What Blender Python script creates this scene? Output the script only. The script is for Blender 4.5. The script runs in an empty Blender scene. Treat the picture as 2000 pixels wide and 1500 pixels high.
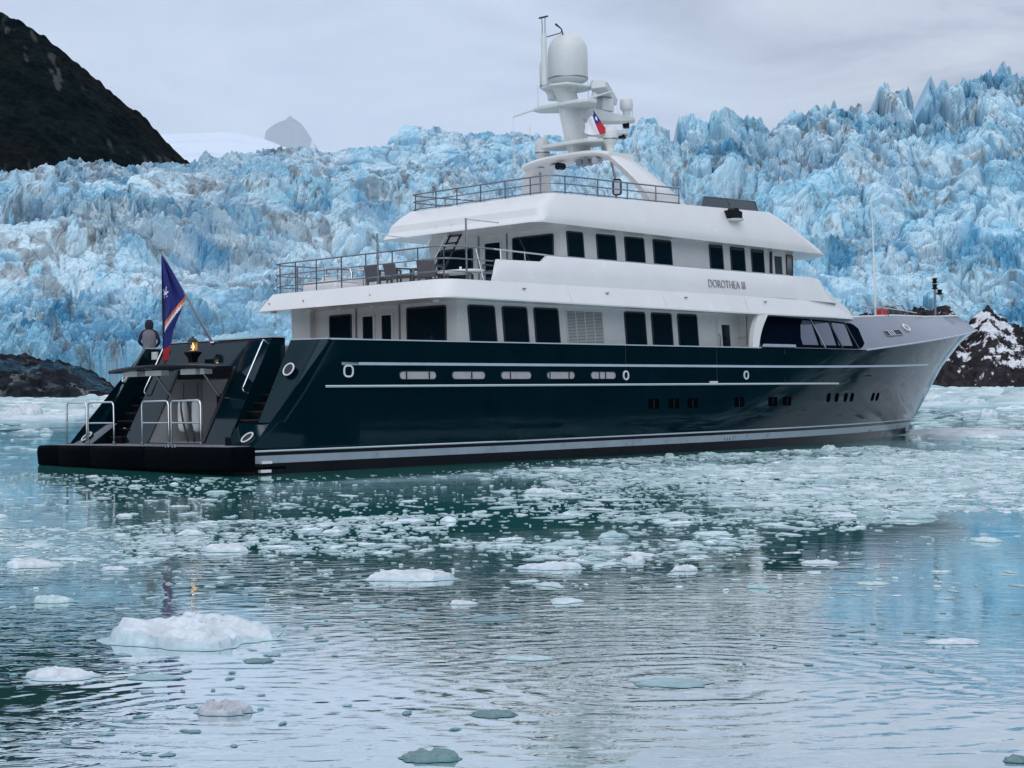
import bpy, bmesh, math, random
import numpy as np
from mathutils import Vector, Matrix, Euler

# ------------------------------------------------------------------ camera, sky, sun, exposure
SC = bpy.context.scene
COL = SC.collection
R = math.radians
cam_d = bpy.data.cameras.new('camera')
cam = bpy.data.objects.new('camera', cam_d)
COL.objects.link(cam)
cam_d.sensor_width = 36.0
cam_d.lens = 57.6
cam_d.clip_start = 0.1
cam_d.clip_end = 40000
CAM_H = 2.27
cam.matrix_world = Matrix.Translation((0, 0, CAM_H)) @ Matrix.Rotation(R(89.964), 4, 'X') @ Matrix.Rotation(R(-0.25), 4, 'Z')
SC.camera = cam

SUN_EL, SUN_AZ = 38.0, 188.0            # azimuth from +Y, clockwise: behind the camera
world = bpy.data.worlds.new('World')
SC.world = world
world.use_nodes = True
wn, wl = world.node_tree.nodes, world.node_tree.links
wn.clear()


def nd(tree, kind, **kw):
    n = tree.nodes.new(kind)
    for k, v in kw.items():
        if k.startswith('i_'):
            n.inputs[k[2:].replace('_', ' ')].default_value = v
        else:
            setattr(n, k, v)
    return n


def mixc(tree, fac, a, b):
    n = tree.nodes.new('ShaderNodeMix')
    n.data_type = 'RGBA'
    for sock, val in ((n.inputs[0], fac), (n.inputs[6], a), (n.inputs[7], b)):
        if hasattr(val, 'is_linked'):
            tree.links.new(val, sock)
        elif isinstance(val, (tuple, list)):
            sock.default_value = (*val[:3], 1)
        else:
            sock.default_value = val
    return n.outputs[2]


def ramp(tree, src, stops, interp='LINEAR'):
    n = tree.nodes.new('ShaderNodeValToRGB')
    n.color_ramp.interpolation = interp
    el = n.color_ramp.elements
    while len(el) < len(stops):
        el.new(0.5)
    for e, (p, c) in zip(el, stops):
        e.position = p
        e.color = (*c[:3], 1) if isinstance(c, (tuple, list)) else (c, c, c, 1)
    tree.links.new(src, n.inputs[0])
    return n.outputs[0]


def mth(tree, op, a, b=None, clamp=False):
    n = tree.nodes.new('ShaderNodeMath')
    n.operation = op
    n.use_clamp = clamp
    for i, v in enumerate((a, b)):
        if v is None:
            continue
        if hasattr(v, 'is_linked'):
            tree.links.new(v, n.inputs[i])
        else:
            n.inputs[i].default_value = v
    return n.outputs[0]


def build_world():
    t = world.node_tree
    sky = nd(t, 'ShaderNodeTexSky', sky_type='NISHITA', sun_disc=False, sun_elevation=R(SUN_EL), sun_rotation=R(SUN_AZ))
    tc = nd(t, 'ShaderNodeTexCoord')
    sep = nd(t, 'ShaderNodeSeparateXYZ')
    t.links.new(tc.outputs['Generated'], sep.inputs[0])
    # a closed overcast layer: brighter towards the zenith as overcast skies are, with soft cloud texture
    mp = nd(t, 'ShaderNodeMapping')
    mp.inputs['Scale'].default_value = (1, 1, 2.6)
    t.links.new(tc.outputs['Generated'], mp.inputs[0])
    n1 = nd(t, 'ShaderNodeTexNoise', i_Scale=6.0, i_Detail=6.0, i_Roughness=0.55, i_Distortion=0.7)
    t.links.new(mp.outputs[0], n1.inputs[0])
    cl = ramp(t, n1.outputs[0], [(0.36, (4.5, 5.1, 6.4)), (0.5, (5.7, 6.4, 7.75)), (0.66, (6.6, 7.25, 8.4))])
    up = nd(t, 'ShaderNodeMapRange', interpolation_type='SMOOTHSTEP')
    up.inputs[1].default_value, up.inputs[2].default_value = 0.10, 0.60
    up.inputs[3].default_value, up.inputs[4].default_value = 0.93, 1.40
    t.links.new(sep.outputs[2], up.inputs[0])
    vm = nd(t, 'ShaderNodeVectorMath', operation='SCALE')
    t.links.new(cl, vm.inputs[0])
    t.links.new(up.outputs[0], vm.inputs['Scale'])
    c = mixc(t, 0.93, sky.outputs[0], vm.outputs[0])
    bg = nd(t, 'ShaderNodeBackground', i_Strength=0.1)
    out = nd(t, 'ShaderNodeOutputWorld')
    t.links.new(c, bg.inputs[0])
    t.links.new(bg.outputs[0], out.inputs[0])


build_world()
sun_d = bpy.data.lights.new('sun', 'SUN')
sun_d.energy = 1.15
sun_d.angle = R(65)
sun_d.color = (1.0, 0.97, 0.94)
sun = bpy.data.objects.new('sun', sun_d)
COL.objects.link(sun)
_az = R(SUN_AZ)
_dir = Vector((math.sin(_az) * math.cos(R(SUN_EL)), math.cos(_az) * math.cos(R(SUN_EL)), math.sin(R(SUN_EL))))
sun.rotation_euler = _dir.to_track_quat('Z', 'Y').to_euler()
SC.view_settings.view_transform = 'Standard'
SC.view_settings.look = 'None'
SC.view_settings.exposure = 0.0
SC.view_settings.gamma = 1.0
SC.view_settings.use_curve_mapping = False
SC.render.engine = 'CYCLES'
SC.cycles.max_bounces = 6
SC.cycles.volume_bounces = 2


# ------------------------------------------------------------------ materials
def principled(name, base, rough=0.5, metal=0.0, spec=0.5, coat=0.0, vary=0.0, bump=0.0, scale=8.0, emit=None, estr=0.0):
    m = bpy.data.materials.new(name)
    m.use_nodes = True
    t = m.node_tree
    b = t.nodes['Principled BSDF']
    b.inputs['Base Color'].default_value = (*base, 1)
    b.inputs['Roughness'].default_value = rough
    b.inputs['Metallic'].default_value = metal
    b.inputs['Specular IOR Level'].default_value = spec
    b.inputs['Coat Weight'].default_value = coat
    b.inputs['Coat Roughness'].default_value = 0.04
    if emit:
        b.inputs['Emission Color'].default_value = (*emit, 1)
        b.inputs['Emission Strength'].default_value = estr
    if vary or bump:
        tc = nd(t, 'ShaderNodeTexCoord')
        n = nd(t, 'ShaderNodeTexNoise', i_Scale=scale, i_Detail=4.0)
        t.links.new(tc.outputs['Object'], n.inputs[0])
        if vary:
            lo = tuple(x * (1 - vary) for x in base)
            hi = tuple(min(1, x * (1 + vary)) for x in base)
            t.links.new(ramp(t, n.outputs[0], [(0.3, lo), (0.7, hi)]), b.inputs['Base Color'])
            t.links.new(ramp(t, n.outputs[0], [(0.3, max(0, rough - .04)), (0.7, min(1, rough + .06))]), b.inputs['Roughness'])
        if bump:
            bp = nd(t, 'ShaderNodeBump', i_Strength=bump, i_Distance=0.02)
            t.links.new(n.outputs[0], bp.inputs['Height'])
            t.links.new(bp.outputs[0], b.inputs['Normal'])
    return m


M = {}
M['hull'] = principled('hull_paint', (0.0010, 0.0100, 0.0155), 0.06, spec=0.5, vary=0.15, bump=0.07, scale=0.7)
M['hull'].node_tree.nodes['Principled BSDF'].inputs['IOR'].default_value = 1.34
M['hull'].node_tree.nodes['Principled BSDF'].inputs['Specular Tint'].default_value = (0.62, 0.92, 1.0, 1)
M['hull_black'] = principled('black_paint', (0.002, 0.004, 0.007), 0.3, spec=0.2, vary=0.2, scale=1.5)
M['rubber'] = principled('black_rubber', (0.0010, 0.0022, 0.0038), 0.7, spec=0.02, vary=0.3, bump=0.1, scale=6)
M['grey_paint'] = principled('grey_paint', (0.17, 0.19, 0.24), 0.22, vary=0.06, scale=1.0)
M['grey_stripe'] = principled('grey_stripe', (0.24, 0.30, 0.35), 0.3, vary=0.12, scale=2.0)
M['pale_stripe'] = principled('pale_stripe', (0.38, 0.45, 0.52), 0.3, vary=0.05, scale=2.0)
M['white'] = principled('white_paint', (0.68, 0.68, 0.68), 0.22, vary=0.03, bump=0.015, scale=0.9)
M['shaded_white'] = principled('shaded_white_paint', (0.56, 0.58, 0.59), 0.3, vary=0.03, scale=1.2)  # same white as the bands, darkened to stand for overhang shade
M['off_white'] = principled('off_white_plastic', (0.60, 0.63, 0.63), 0.4, vary=0.06, scale=2.0)
M['steel'] = principled('polished_steel', (0.66, 0.69, 0.72), 0.16, metal=1.0)
M['dull_steel'] = principled('dull_steel', (0.28, 0.30, 0.33), 0.35, metal=0.9)
M['glass'] = principled('dark_glass', (0.003, 0.013, 0.023), 0.03, spec=0.7)
M['seal'] = principled('window_seal', (0.01, 0.012, 0.016), 0.5)
M['teak'] = principled('teak_deck', (0.16, 0.11, 0.075), 0.6, vary=0.2, scale=5)
M['dark_teak'] = principled('dark_wood', (0.020, 0.013, 0.012), 0.4, vary=0.3, scale=5)
M['deck_grey'] = principled('deck_grey', (0.20, 0.20, 0.22), 0.6, vary=0.15, scale=3)
M['garage'] = principled('garage_lining', (0.34, 0.35, 0.37), 0.5, vary=0.08, scale=2)
M['fabric_grey'] = principled('grey_fabric', (0.15, 0.15, 0.17), 0.9, vary=0.2, bump=0.2, scale=30)
M['fabric_navy'] = principled('navy_fabric', (0.010, 0.013, 0.028), 0.9, vary=0.3, bump=0.2, scale=30)
M['skin'] = principled('skin', (0.42, 0.25, 0.18), 0.5)
M['wicker'] = principled('grey_wicker', (0.075, 0.075, 0.085), 0.8, vary=0.3, bump=0.4, scale=40)
M['red'] = principled('red_plastic', (0.55, 0.015, 0.015), 0.45, vary=0.15, scale=6)
M['black_cover'] = principled('black_cover', (0.012, 0.012, 0.018), 0.55, vary=0.3, bump=0.5, scale=5)
M['letter'] = principled('letter_metal', (0.30, 0.27, 0.30), 0.35, metal=0.3)  # even grey brown of the name letters
M['lamp_glow'] = principled('lamp_flame', (0.9, 0.6, 0.2), 0.5, emit=(1.0, 0.62, 0.25), estr=1.3)
M['amber'] = principled('amber_glass', (0.25, 0.13, 0.05), 0.1, emit=(1.0, 0.5, 0.2), estr=0.15)
M['lens'] = principled('lamp_lens', (0.5, 0.55, 0.6), 0.08, metal=0.7)
M['panel'] = principled('dark_panel', (0.002, 0.005, 0.012), 0.4, spec=0.0)
M['mirror_pane'] = principled('reflective_pane', (0.13, 0.15, 0.19), 0.03, metal=0.8)
M['hole'] = principled('dark_opening', (0.002, 0.003, 0.005), 0.9, spec=0.0)
M['rail'] = principled('rail_steel', (0.22, 0.24, 0.27), 0.28, metal=0.9)
M['tint'] = principled('tinted_screen', (0.05, 0.07, 0.085), 0.06)
M['interior'] = principled('pale_cabin_blind', (0.34, 0.33, 0.35), 0.4, vary=0.1, scale=3)  # plain pale grey for the slot window panes


def vcol_material(name, rough=0.7):
    m = bpy.data.materials.new(name)
    m.use_nodes = True
    t = m.node_tree
    a = nd(t, 'ShaderNodeVertexColor', layer_name='tint')
    b = t.nodes['Principled BSDF']
    b.inputs['Roughness'].default_value = rough
    t.links.new(a.outputs[0], b.inputs['Base Color'])
    return m


M['flag'] = vcol_material('flag_cloth', 0.85)


# ------------------------------------------------------------------ mesh helpers
class MB:
    def __init__(self):
        self.v, self.f = [], []

    def add(self, vs, fs):
        o = len(self.v)
        self.v += [tuple(float(c) for c in p) for p in vs]
        self.f += [tuple(i + o for i in f) for f in fs]
        return self

    def box(self, x0, x1, y0, y1, z0, z1):
        vs = [(x, y, z) for z in (z0, z1) for y in (y0, y1) for x in (x0, x1)]
        return self.add(vs, [(0, 2, 3, 1), (4, 5, 7, 6), (0, 1, 5, 4), (2, 6, 7, 3), (0, 4, 6, 2), (1, 3, 7, 5)])

    def poly(self, pts):
        return self.add(pts, [tuple(range(len(pts)))])

    def loft(self, rings, closed=True, caps=True):
        n = len(rings[0])
        vs = [p for r in rings for p in r]
        fs = []
        for i in range(len(rings) - 1):
            for j in range(n if closed else n - 1):
                k = (j + 1) % n
                fs.append((i * n + j, i * n + k, (i + 1) * n + k, (i + 1) * n + j))
        if caps:
            fs.append(tuple(range(n))[::-1])
            fs.append(tuple((len(rings) - 1) * n + j for j in range(n)))
        return self.add(vs, fs)

    def tube(self, pts, r, n=8, closed=False):
        pts = [Vector(p) for p in pts]
        rad = r if isinstance(r, (list, tuple)) else [r] * len(pts)
        rings = []
        prev = None
        N = len(pts)
        for i, p in enumerate(pts):
            if closed:
                d = pts[(i + 1) % N] - pts[i - 1]
            else:
                d = (pts[min(i + 1, N - 1)] - pts[max(i - 1, 0)])
            d.normalize()
            if prev is None:
                u = d.orthogonal().normalized()
            else:
                u = (prev - d * prev.dot(d))
                u = u.normalized() if u.length > 1e-6 else d.orthogonal().normalized()
            prev = u
            w = d.cross(u)
            rings.append([p + (u * math.cos(2 * math.pi * k / n) + w * math.sin(2 * math.pi * k / n)) * rad[i] for k in range(n)])
        if closed:
            rings.append(rings[0])
        return self.loft(rings, True, not closed)

    def lathe(self, prof, c, n=20):
        cx, cy, cz = c
        rings = [[(cx + r * math.cos(2 * math.pi * k / n), cy + r * math.sin(2 * math.pi * k / n), cz + z) for k in range(n)] for r, z in prof]
        return self.loft(rings, True, True)

    def build(self, name, mat, parent=None, smooth=35.0, bevel=0.0):
        me = bpy.data.meshes.new(name)
        me.from_pydata(self.v, [], self.f)
        bm = bmesh.new()
        bm.from_mesh(me)
        bmesh.ops.remove_doubles(bm, verts=bm.verts, dist=1e-5)
        bmesh.ops.recalc_face_normals(bm, faces=bm.faces)
        bm.to_mesh(me)
        bm.free()
        if smooth:
            me.polygons.foreach_set('use_smooth', [True] * len(me.polygons))
            me.set_sharp_from_angle(angle=R(smooth))
        me.materials.append(M[mat] if isinstance(mat, str) else mat)
        o = bpy.data.objects.new(name, me)
        COL.objects.link(o)
        if parent:
            o.parent = parent
        if bevel:
            b = o.modifiers.new('bevel', 'BEVEL')
            b.width, b.segments, b.limit_method, b.angle_limit = bevel, 2, 'ANGLE', R(40)
        return o


def tag(o, label=None, cat=None, group=None, kind=None):
    for k, v in (('label', label), ('category', cat), ('group', group), ('kind', kind)):
        if v:
            o[k] = v
    return o


def empty(name, loc=(0, 0, 0), parent=None, rot=(0, 0, 0)):
    o = bpy.data.objects.new(name, None)
    COL.objects.link(o)
    o.location, o.rotation_euler = loc, rot
    o.empty_display_size = 0.2
    if parent:
        o.parent = parent
    return o


def grid_object(name, X, Y, Z, mat, colors=None, smooth=True):
    nr, nc = X.shape
    me = bpy.data.meshes.new(name)
    co = np.stack([X, Y, Z], -1).reshape(-1, 3).astype(np.float32)
    idx = np.arange(nr * nc).reshape(nr, nc)
    q = np.stack([idx[:-1, :-1], idx[:-1, 1:], idx[1:, 1:], idx[1:, :-1]], -1).reshape(-1, 4)
    me.vertices.add(len(co))
    me.vertices.foreach_set('co', co.ravel())
    me.loops.add(q.size)
    me.loops.foreach_set('vertex_index', q.ravel().astype(np.int32))
    me.polygons.add(len(q))
    me.polygons.foreach_set('loop_start', np.arange(0, q.size, 4, dtype=np.int32))
    me.update(calc_edges=True)
    me.validate()
    if smooth:
        me.polygons.foreach_set('use_smooth', np.ones(len(q), dtype=bool))
    else:
        me.polygons.foreach_set('use_smooth', np.zeros(len(q), dtype=bool))
    if colors is not None:
        a = me.color_attributes.new('tint', 'FLOAT_COLOR', 'POINT')
        c4 = np.ones((len(co), 4), dtype=np.float32)
        c4[:, :colors.shape[-1]] = colors.reshape(-1, colors.shape[-1])
        a.data.foreach_set('color', c4.ravel())
    me.materials.append(mat)
    o = bpy.data.objects.new(name, me)
    COL.objects.link(o)
    return o


# ------------------------------------------------------------------ numpy noise
def _hash(ix, iy, seed):
    h = (ix.astype(np.int64) * 374761393 + iy.astype(np.int64) * 668265263 + seed * 1442695041) & 0xFFFFFFFF
    h = ((h ^ (h >> 13)) * 1274126177) & 0xFFFFFFFF
    h = (h ^ (h >> 16)) & 0xFFFFFFFF
    h = (h * 2246822519) & 0xFFFFFFFF
    return ((h ^ (h >> 15)) & 0xFFFFFF) / float(0xFFFFFF)


def vnoise(x, y, seed=0):
    ix, iy = np.floor(x), np.floor(y)
    fx, fy = x - ix, y - iy
    fx, fy = fx * fx * (3 - 2 * fx), fy * fy * (3 - 2 * fy)
    a, b = _hash(ix, iy, seed), _hash(ix + 1, iy, seed)
    c, d = _hash(ix, iy + 1, seed), _hash(ix + 1, iy + 1, seed)
    return (a * (1 - fx) + b * fx) * (1 - fy) + (c * (1 - fx) + d * fx) * fy


def fbm(x, y, seed=0, octv=4, gain=0.5):
    s, a, t = 0, 1.0, 0
    for k in range(octv):
        s = s + a * vnoise(x, y, seed + 17 * k)
        t += a
        a *= gain
        x, y = x * 2.03 + 5.1, y * 2.03 + 1.7
    return s / t


def voronoi(x, y, seed):
    ix, iy = np.floor(x), np.floor(y)
    f1 = np.full(x.shape, 9.0)
    f2 = np.full(x.shape, 9.0)
    cx = np.zeros_like(x)
    cy = np.zeros_like(x)
    ci = np.zeros_like(x)
    cj = np.zeros_like(x)
    for dj in (-1, 0, 1):
        for di in (-1, 0, 1):
            a, b = ix + di, iy + dj
            px = a + _hash(a, b, seed)
            py = b + _hash(a, b, seed + 7)
            d = np.hypot(px - x, py - y)
            near = d < f1
            f2 = np.where(near, f1, np.minimum(f2, d))
            cx, cy = np.where(near, px, cx), np.where(near, py, cy)
            ci, cj = np.where(near, a, ci), np.where(near, b, cj)
            f1 = np.where(near, d, f1)
    return f1, f2, cx, cy, _hash(ci, cj, seed + 21), _hash(ci, cj, seed + 33), _hash(ci, cj, seed + 55)


def lerp_table(x, tab):
    t = sorted(tab)
    return np.interp(x, [a for a, _ in t], [b for _, b in t])


HOR = lambda a: 748.0 - 0.00436 * (a - 1000.0)       # the level line of the view, by photograph column


def bearing(px):                                    # column -> horizontal bearing tangent
    return (px - 1000.0) / 3200.0


def elev(px, y):
    return (HOR(px) - y) / 3200.0



# ------------------------------------------------------------------ terrain: mountains, snowfield, glacier, rocks
def ss(a, b, x):
    t = np.clip((x - a) / (b - a), 0, 1)
    return t * t * (3 - 2 * t)


def mix3(a, b, w):
    a = np.asarray(a, dtype=float)
    b = np.asarray(b, dtype=float)
    return a * (1 - w[..., None]) + b * w[..., None]


def surface_material(name, rough=0.6, fine=2.0, amount=0.25, bump=0.5, bdist=0.3, spec=0.3, by_alpha=False):
    """vertex tint broken up by fine object-space grain and relief"""
    m = bpy.data.materials.new(name)
    m.use_nodes = True
    t = m.node_tree
    b = t.nodes['Principled BSDF']
    b.inputs['Roughness'].default_value = rough
    b.inputs['Specular IOR Level'].default_value = spec
    a = nd(t, 'ShaderNodeVertexColor', layer_name='tint')
    tc = nd(t, 'ShaderNodeTexCoord')
    n = nd(t, 'ShaderNodeTexNoise', i_Scale=fine, i_Detail=6.0, i_Roughness=0.65)
    t.links.new(tc.outputs['Object'], n.inputs[0])
    g = ramp(t, n.outputs[0], [(0.3, 1 - amount), (0.7, 1 + amount * 0.4)])
    mul = nd(t, 'ShaderNodeMix', data_type='RGBA', blend_type='MULTIPLY')
    mul.inputs[0].default_value = 1.0
    t.links.new(a.outputs[0], mul.inputs[6])
    t.links.new(g, mul.inputs[7])
    t.links.new(mul.outputs[2], b.inputs['Base Color'])
    bp = nd(t, 'ShaderNodeBump', i_Strength=bump, i_Distance=bdist)
    t.links.new(n.outputs[0], bp.inputs['Height'])
    if by_alpha:
        t.links.new(mth(t, 'MULTIPLY', mth(t, 'ADD', a.outputs[1], 0.15), bump), bp.inputs['Strength'])
    t.links.new(bp.outputs[0], b.inputs['Normal'])
    return m


CREST = [(-0.4375, 0.0888), (-0.3750, 0.0979), (-0.3125, 0.1179), (-0.3000, 0.1251), (-0.2812, 0.1272), (-0.2656, 0.1302), (-0.2562, 0.1286), (-0.2453, 0.1333), (-0.2375, 0.1270), (-0.2281, 0.1291), (-0.2094, 0.1315), (-0.1953, 0.1330), (-0.1875, 0.1377), (-0.1781, 0.1361), (-0.1625, 0.1376), (-0.1500, 0.1407), (-0.1250, 0.1437), (-0.1125, 0.1427), (-0.0938, 0.1442), (-0.0781, 0.1403), (-0.0625, 0.1496), (-0.0469, 0.1490), (-0.0312, 0.1479), (-0.0156, 0.1501), (0.0000, 0.1494), (0.0187, 0.1518), (0.0406, 0.1508), (0.0750, 0.1515), (0.1000, 0.1543), (0.1094, 0.1567), (0.1250, 0.1582), (0.1313, 0.1597), (0.1500, 0.1606), (0.1750, 0.1627), (0.1844, 0.1704), (0.2000, 0.1688), (0.2062, 0.1750), (0.2125, 0.1734), (0.2313, 0.1812), (0.2437, 0.1749), (0.2484, 0.1670), (0.2594, 0.1764), (0.2656, 0.1810), (0.2719, 0.1779), (0.2812, 0.1856), (0.2891, 0.1912), (0.3000, 0.1918), (0.3125, 0.1855), (0.3750, 0.1790), (0.4375, 0.1850)]
SHORE = [(-0.4375, 316.0), (-0.3125, 316.0), (-0.2188, 330.0), (0.1875, 540.0), (0.2500, 556.0), (0.4375, 575.0)]


def facets(x, y, seed, tilt=2.0):
    f1, f2, cx, cy, h1, h2, h3 = voronoi(x, y, seed)
    d = (h1 - 0.5) * 1.3 + tilt * ((x - cx) * (h2 - 0.5) + (y - cy) * (h3 - 0.5))
    return d, f2 - f1, h1, h2, f1


def build_glacier():
    nb, nt = 1540, 620
    b = np.linspace(-0.52, 0.43, nb)
    t = np.linspace(0, 1, nt)
    Bt, T = np.meshgrid(b, t)
    ec = lerp_table(b, CREST)
    d0 = lerp_table(b, SHORE) + 14
    # the ice rises steeply: span of the slope about 1.6 times its height
    h_guess = ec * (d0 + 90) + CAM_H
    span = 40 + 1.55 * h_guess
    zc = ec * (d0 + span) + CAM_H
    slope = np.hypot(span, zc)
    V = T * slope[None, :]
    Y = d0[None, :] + span[None, :] * T
    X = Bt * Y
    right = ss(-0.02, 0.2, Bt)
    left = ss(-0.1, -0.3, Bt)
    bulge = fbm(X / 55, V / 40, 3, 3) - 0.5
    shp = T ** 0.92 + 0.10 * np.sin(T * 7.5 + 5 * fbm(X / 70, T * 1.5, 9, 2)) * T * (1 - T) * 2
    Z = zc[None, :] * shp
    wx = X + 9 * (fbm(X / 16, V / 16, 11, 3) - 0.5)
    wy = V + 9 * (fbm(X / 16, V / 16, 12, 3) - 0.5)
    crest_w = ss(0.55, 0.95, T)
    st = 1 + 1.6 * crest_w * (0.1 + 0.9 * right)           # tall blades near the crest
    skew = wx + 0.35 * wy
    k1, e1, r1, s1, q1 = facets(skew / 15, wy / (14 * st), 101, 2.2)
    k2, e2, r2, s2, q2 = facets(skew / 6.2, wy / (6.5 * st), 202, 2.6)
    k3, e3, r3, s3, q3 = facets(wx / 2.7, wy / 2.6, 303, 2.8)
    k4, e4, r4, s4, q4 = facets(wx / 1.2, wy / 1.2, 404, 2.6)
    rough = 0.04 + 1.15 * ss(0.40, 0.62, fbm(X / 46, V / 27, 21, 4))       # rubble against smooth slabs
    slab = 1.25 - 0.6 * rough
    ridge = 1 - np.abs(2 * fbm((wx + 0.9 * wy) / 26, (wy - 0.5 * wx) / 11, 23, 4) - 1) * 2.2
    ridge2 = 1 - np.abs(2 * fbm((wx + 0.5 * wy) / 10, (wy - 0.4 * wx) / 5, 24, 4) - 1) * 2.2
    big = 0.75 + 0.75 * right + 0.5 * crest_w * right
    up = 0.35 + 0.65 * crest_w
    macro = 1 - np.abs(2 * fbm((X + 0.8 * V) / 62, (V - 0.35 * X) / 24, 25, 3) - 1) * 2.4
    k5, e5, r5, s5, q5 = facets((wx + 0.18 * wy) / 7.5, wy / 34, 505, 1.6)
    tall = crest_w * right * ss(0.40, 0.55, fbm(X / 60, V / 50, 26, 2) + 0.12 * right)
    k6, e6, r6, s6, q6 = facets((wx + 0.2 * wy) / 2.8, wy / 13, 606, 1.8)
    disp = 1.7 * tall * k6 + 14 * bulge + 6.0 * macro + 3.6 * tall * k5 - 3.2 * tall * np.exp(-e5 / 0.07) + big * slab * (1.7 + 1.4 * crest_w) * k1 + 2.6 * up * ridge + 1.1 * up * ridge2 + (0.3 + 0.4 * rough) * 1.1 * k2 + (0.25 + 0.75 * rough) * (0.95 * k3 + 0.8 * k4)
    disp -= big * (1.2 + 1.4 * crest_w) * np.exp(-e1 / 0.06) + 0.8 * np.exp(-e2 / 0.07) + rough * 0.7 * np.exp(-e3 / 0.13)
    disp += (0.4 + 1.1 * rough) * (fbm(X * 1.1, V * 1.1, 31, 4) - 0.5)
    # narrow cracks running down and across the blocks
    ck = np.abs(fbm((wx - 0.55 * wy) / 5.0, (wy + 0.3 * wx) / 14.0, 45, 4) - 0.5)
    crack = np.exp(-ck / 0.011) * ss(0.42, 0.55, fbm(X / 18, V / 14, 46, 3))
    ck2 = np.abs(fbm((wx + 0.8 * wy) / 9.0, (wy - 0.5 * wx) / 3.2, 47, 4) - 0.5)
    crack2 = np.exp(-ck2 / 0.011) * ss(0.45, 0.58, fbm(X / 16, V / 12, 48, 3))
    disp -= 1.1 * crack + 0.9 * crack2
    # long dark crevasses across the flow
    cr = np.abs(fbm(skew / 24, wy / 9, 41, 3) - 0.5)
    crev = np.exp(-cr / 0.016) * ss(0.40, 0.54, fbm(X / 50, V / 36, 42, 2))
    disp -= 2.2 * crev
    disp *= 1 - 0.45 * crest_w * (1 - right)
    edge = np.minimum(1, T / 0.03)
    disp *= edge
    nz, ny = (span / slope)[None, :], (-zc / slope)[None, :]
    Yd = Y + ny * disp * 1.15
    Zd = Z + nz * disp * 1.15
    # pinnacles along the skyline
    p1 = 1 - np.clip(q1 * 1.5, 0, 1)
    p2 = 1 - np.clip(q2 * 1.5, 0, 1)
    spire = crest_w ** 2 * (p1 * (0.1 + r1) * (0.5 + 3.6 * right) + p2 * (0.1 + r2) * (0.2 + 2.4 * right))
    spire = np.minimum(spire, 3.2 + 0.3 * spire)
    Zd = Zd + spire - crest_w * (1.2 * (1 - right) + 5.0 * right)
    Zd = np.where(T < 0.02, np.minimum(Zd, 0.6), Zd)
    Zd[0] = -2.0
    Xd = bearing_x = Bt * Yd + 0.9 * (fbm(X / 3, V / 3, 51, 2) - 0.5)
    # back side, falling away behind the skyline
    nbk = 14
    back = np.linspace(1 / nbk, 1, nbk)[:, None]
    Yb = Yd[-1][None, :] + 60 * back
    Zb = Zd[-1][None, :] - 22 * back ** 1.2
    Xb = Xd[-1][None, :] + 0 * back
    # ice colour: pale weathered crust, bluer fresh breaks, dirt bands, shade painted into cracks
    pale = mix3((0.64, 0.79, 0.86), (0.46, 0.70, 0.83), ss(0.2, 0.8, 0.5 * r3 + 0.5 * r2))
    grey = np.array((0.58, 0.66, 0.70))
    col = mix3(pale, grey, 0.75 * left * ss(0.35, 0.75, fbm(X / 20, V / 14, 61, 3)) * ss(0.25, 0.7, T))
    blue_zone = fbm(X / 30, V / 22, 62, 3)
    low = ss(0.55, 0.1, T)
    fresh = ss(0.45, 0.80, blue_zone + 0.30 * (r2 - 0.5) + 0.25 * (s3 - 0.5) + 0.22 * low + 0.10 * right)
    col = mix3(col, (0.24, 0.58, 0.76), 0.62 * fresh)
    lines = np.clip((0.35 + 0.6 * rough) * (0.9 * np.exp(-e1 / 0.06) + 0.5 * np.exp(-e2 / 0.06)) + 0.8 * crev + 1.1 * tall * np.exp(-e5 / 0.06), 0, 1)
    col = mix3(col, (0.09, 0.36, 0.62), 0.55 * lines)
    col = mix3(col, (0.05, 0.12, 0.20), 0.72 * np.clip(crack + 0.8 * crack2, 0, 1))  # navy shade painted into the narrow cracks
    col = mix3(col, (0.045, 0.13, 0.24), 0.60 * crev)  # the same painted shade along the long crevasses
    deep = ss(0.66, 0.90, fbm(X / 13, V / 16, 63, 3) + 0.25 * (r2 - 0.4) + 0.16 * low)
    col = mix3(col, (0.05, 0.29, 0.50), 0.8 * deep)
    col = mix3(col, (0.60, 0.78, 0.86), 0.55 * (1 - np.clip(rough, 0, 1)) * ss(0.35, 0.6, fbm(X / 14, V / 9, 64, 3)))
    zone = ss(0.46, 0.62, fbm(X / 34, V / 15, 71, 3) + 0.07 * left)
    dn = fbm(skew / 2.2, wy / 3.6, 72, 4)
    dirt = zone * ss(0.52, 0.68, dn)
    streak = np.exp(-np.abs(fbm((wx + 0.6 * wy) / 7, (wy - 0.4 * wx) / 4, 73, 5) - 0.5) / 0.014) * ss(0.40, 0.56, fbm(X / 22, V / 18, 74, 3))
    col = mix3(col, (0.16, 0.135, 0.125), np.clip(0.52 * dirt + 0.75 * streak, 0, 0.85))
    spots = ss(0.70, 0.78, fbm(X / 0.9, V / 1.3, 75, 3)) * ss(0.4, 0.6, fbm(X / 12, V / 12, 76, 2))
    col = mix3(col, (0.10, 0.12, 0.14), 0.6 * spots)
    colb = np.repeat(col[-1][None], nbk, 0)
    m = surface_material('glacier_ice', 0.55, 1.6, 0.20, 0.6, 0.5, 0.35, True)
    o = grid_object('glacier', np.vstack([Xd, Xb]), np.vstack([Yd, Yb]), np.vstack([Zd, Zb]), m,
                    np.concatenate([np.concatenate([col, rough[..., None]], -1), np.concatenate([colb, np.repeat(rough[-1][None, :, None], nbk, 0)], -1)], 0), smooth=False)
    tag(o, kind='structure')


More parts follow.
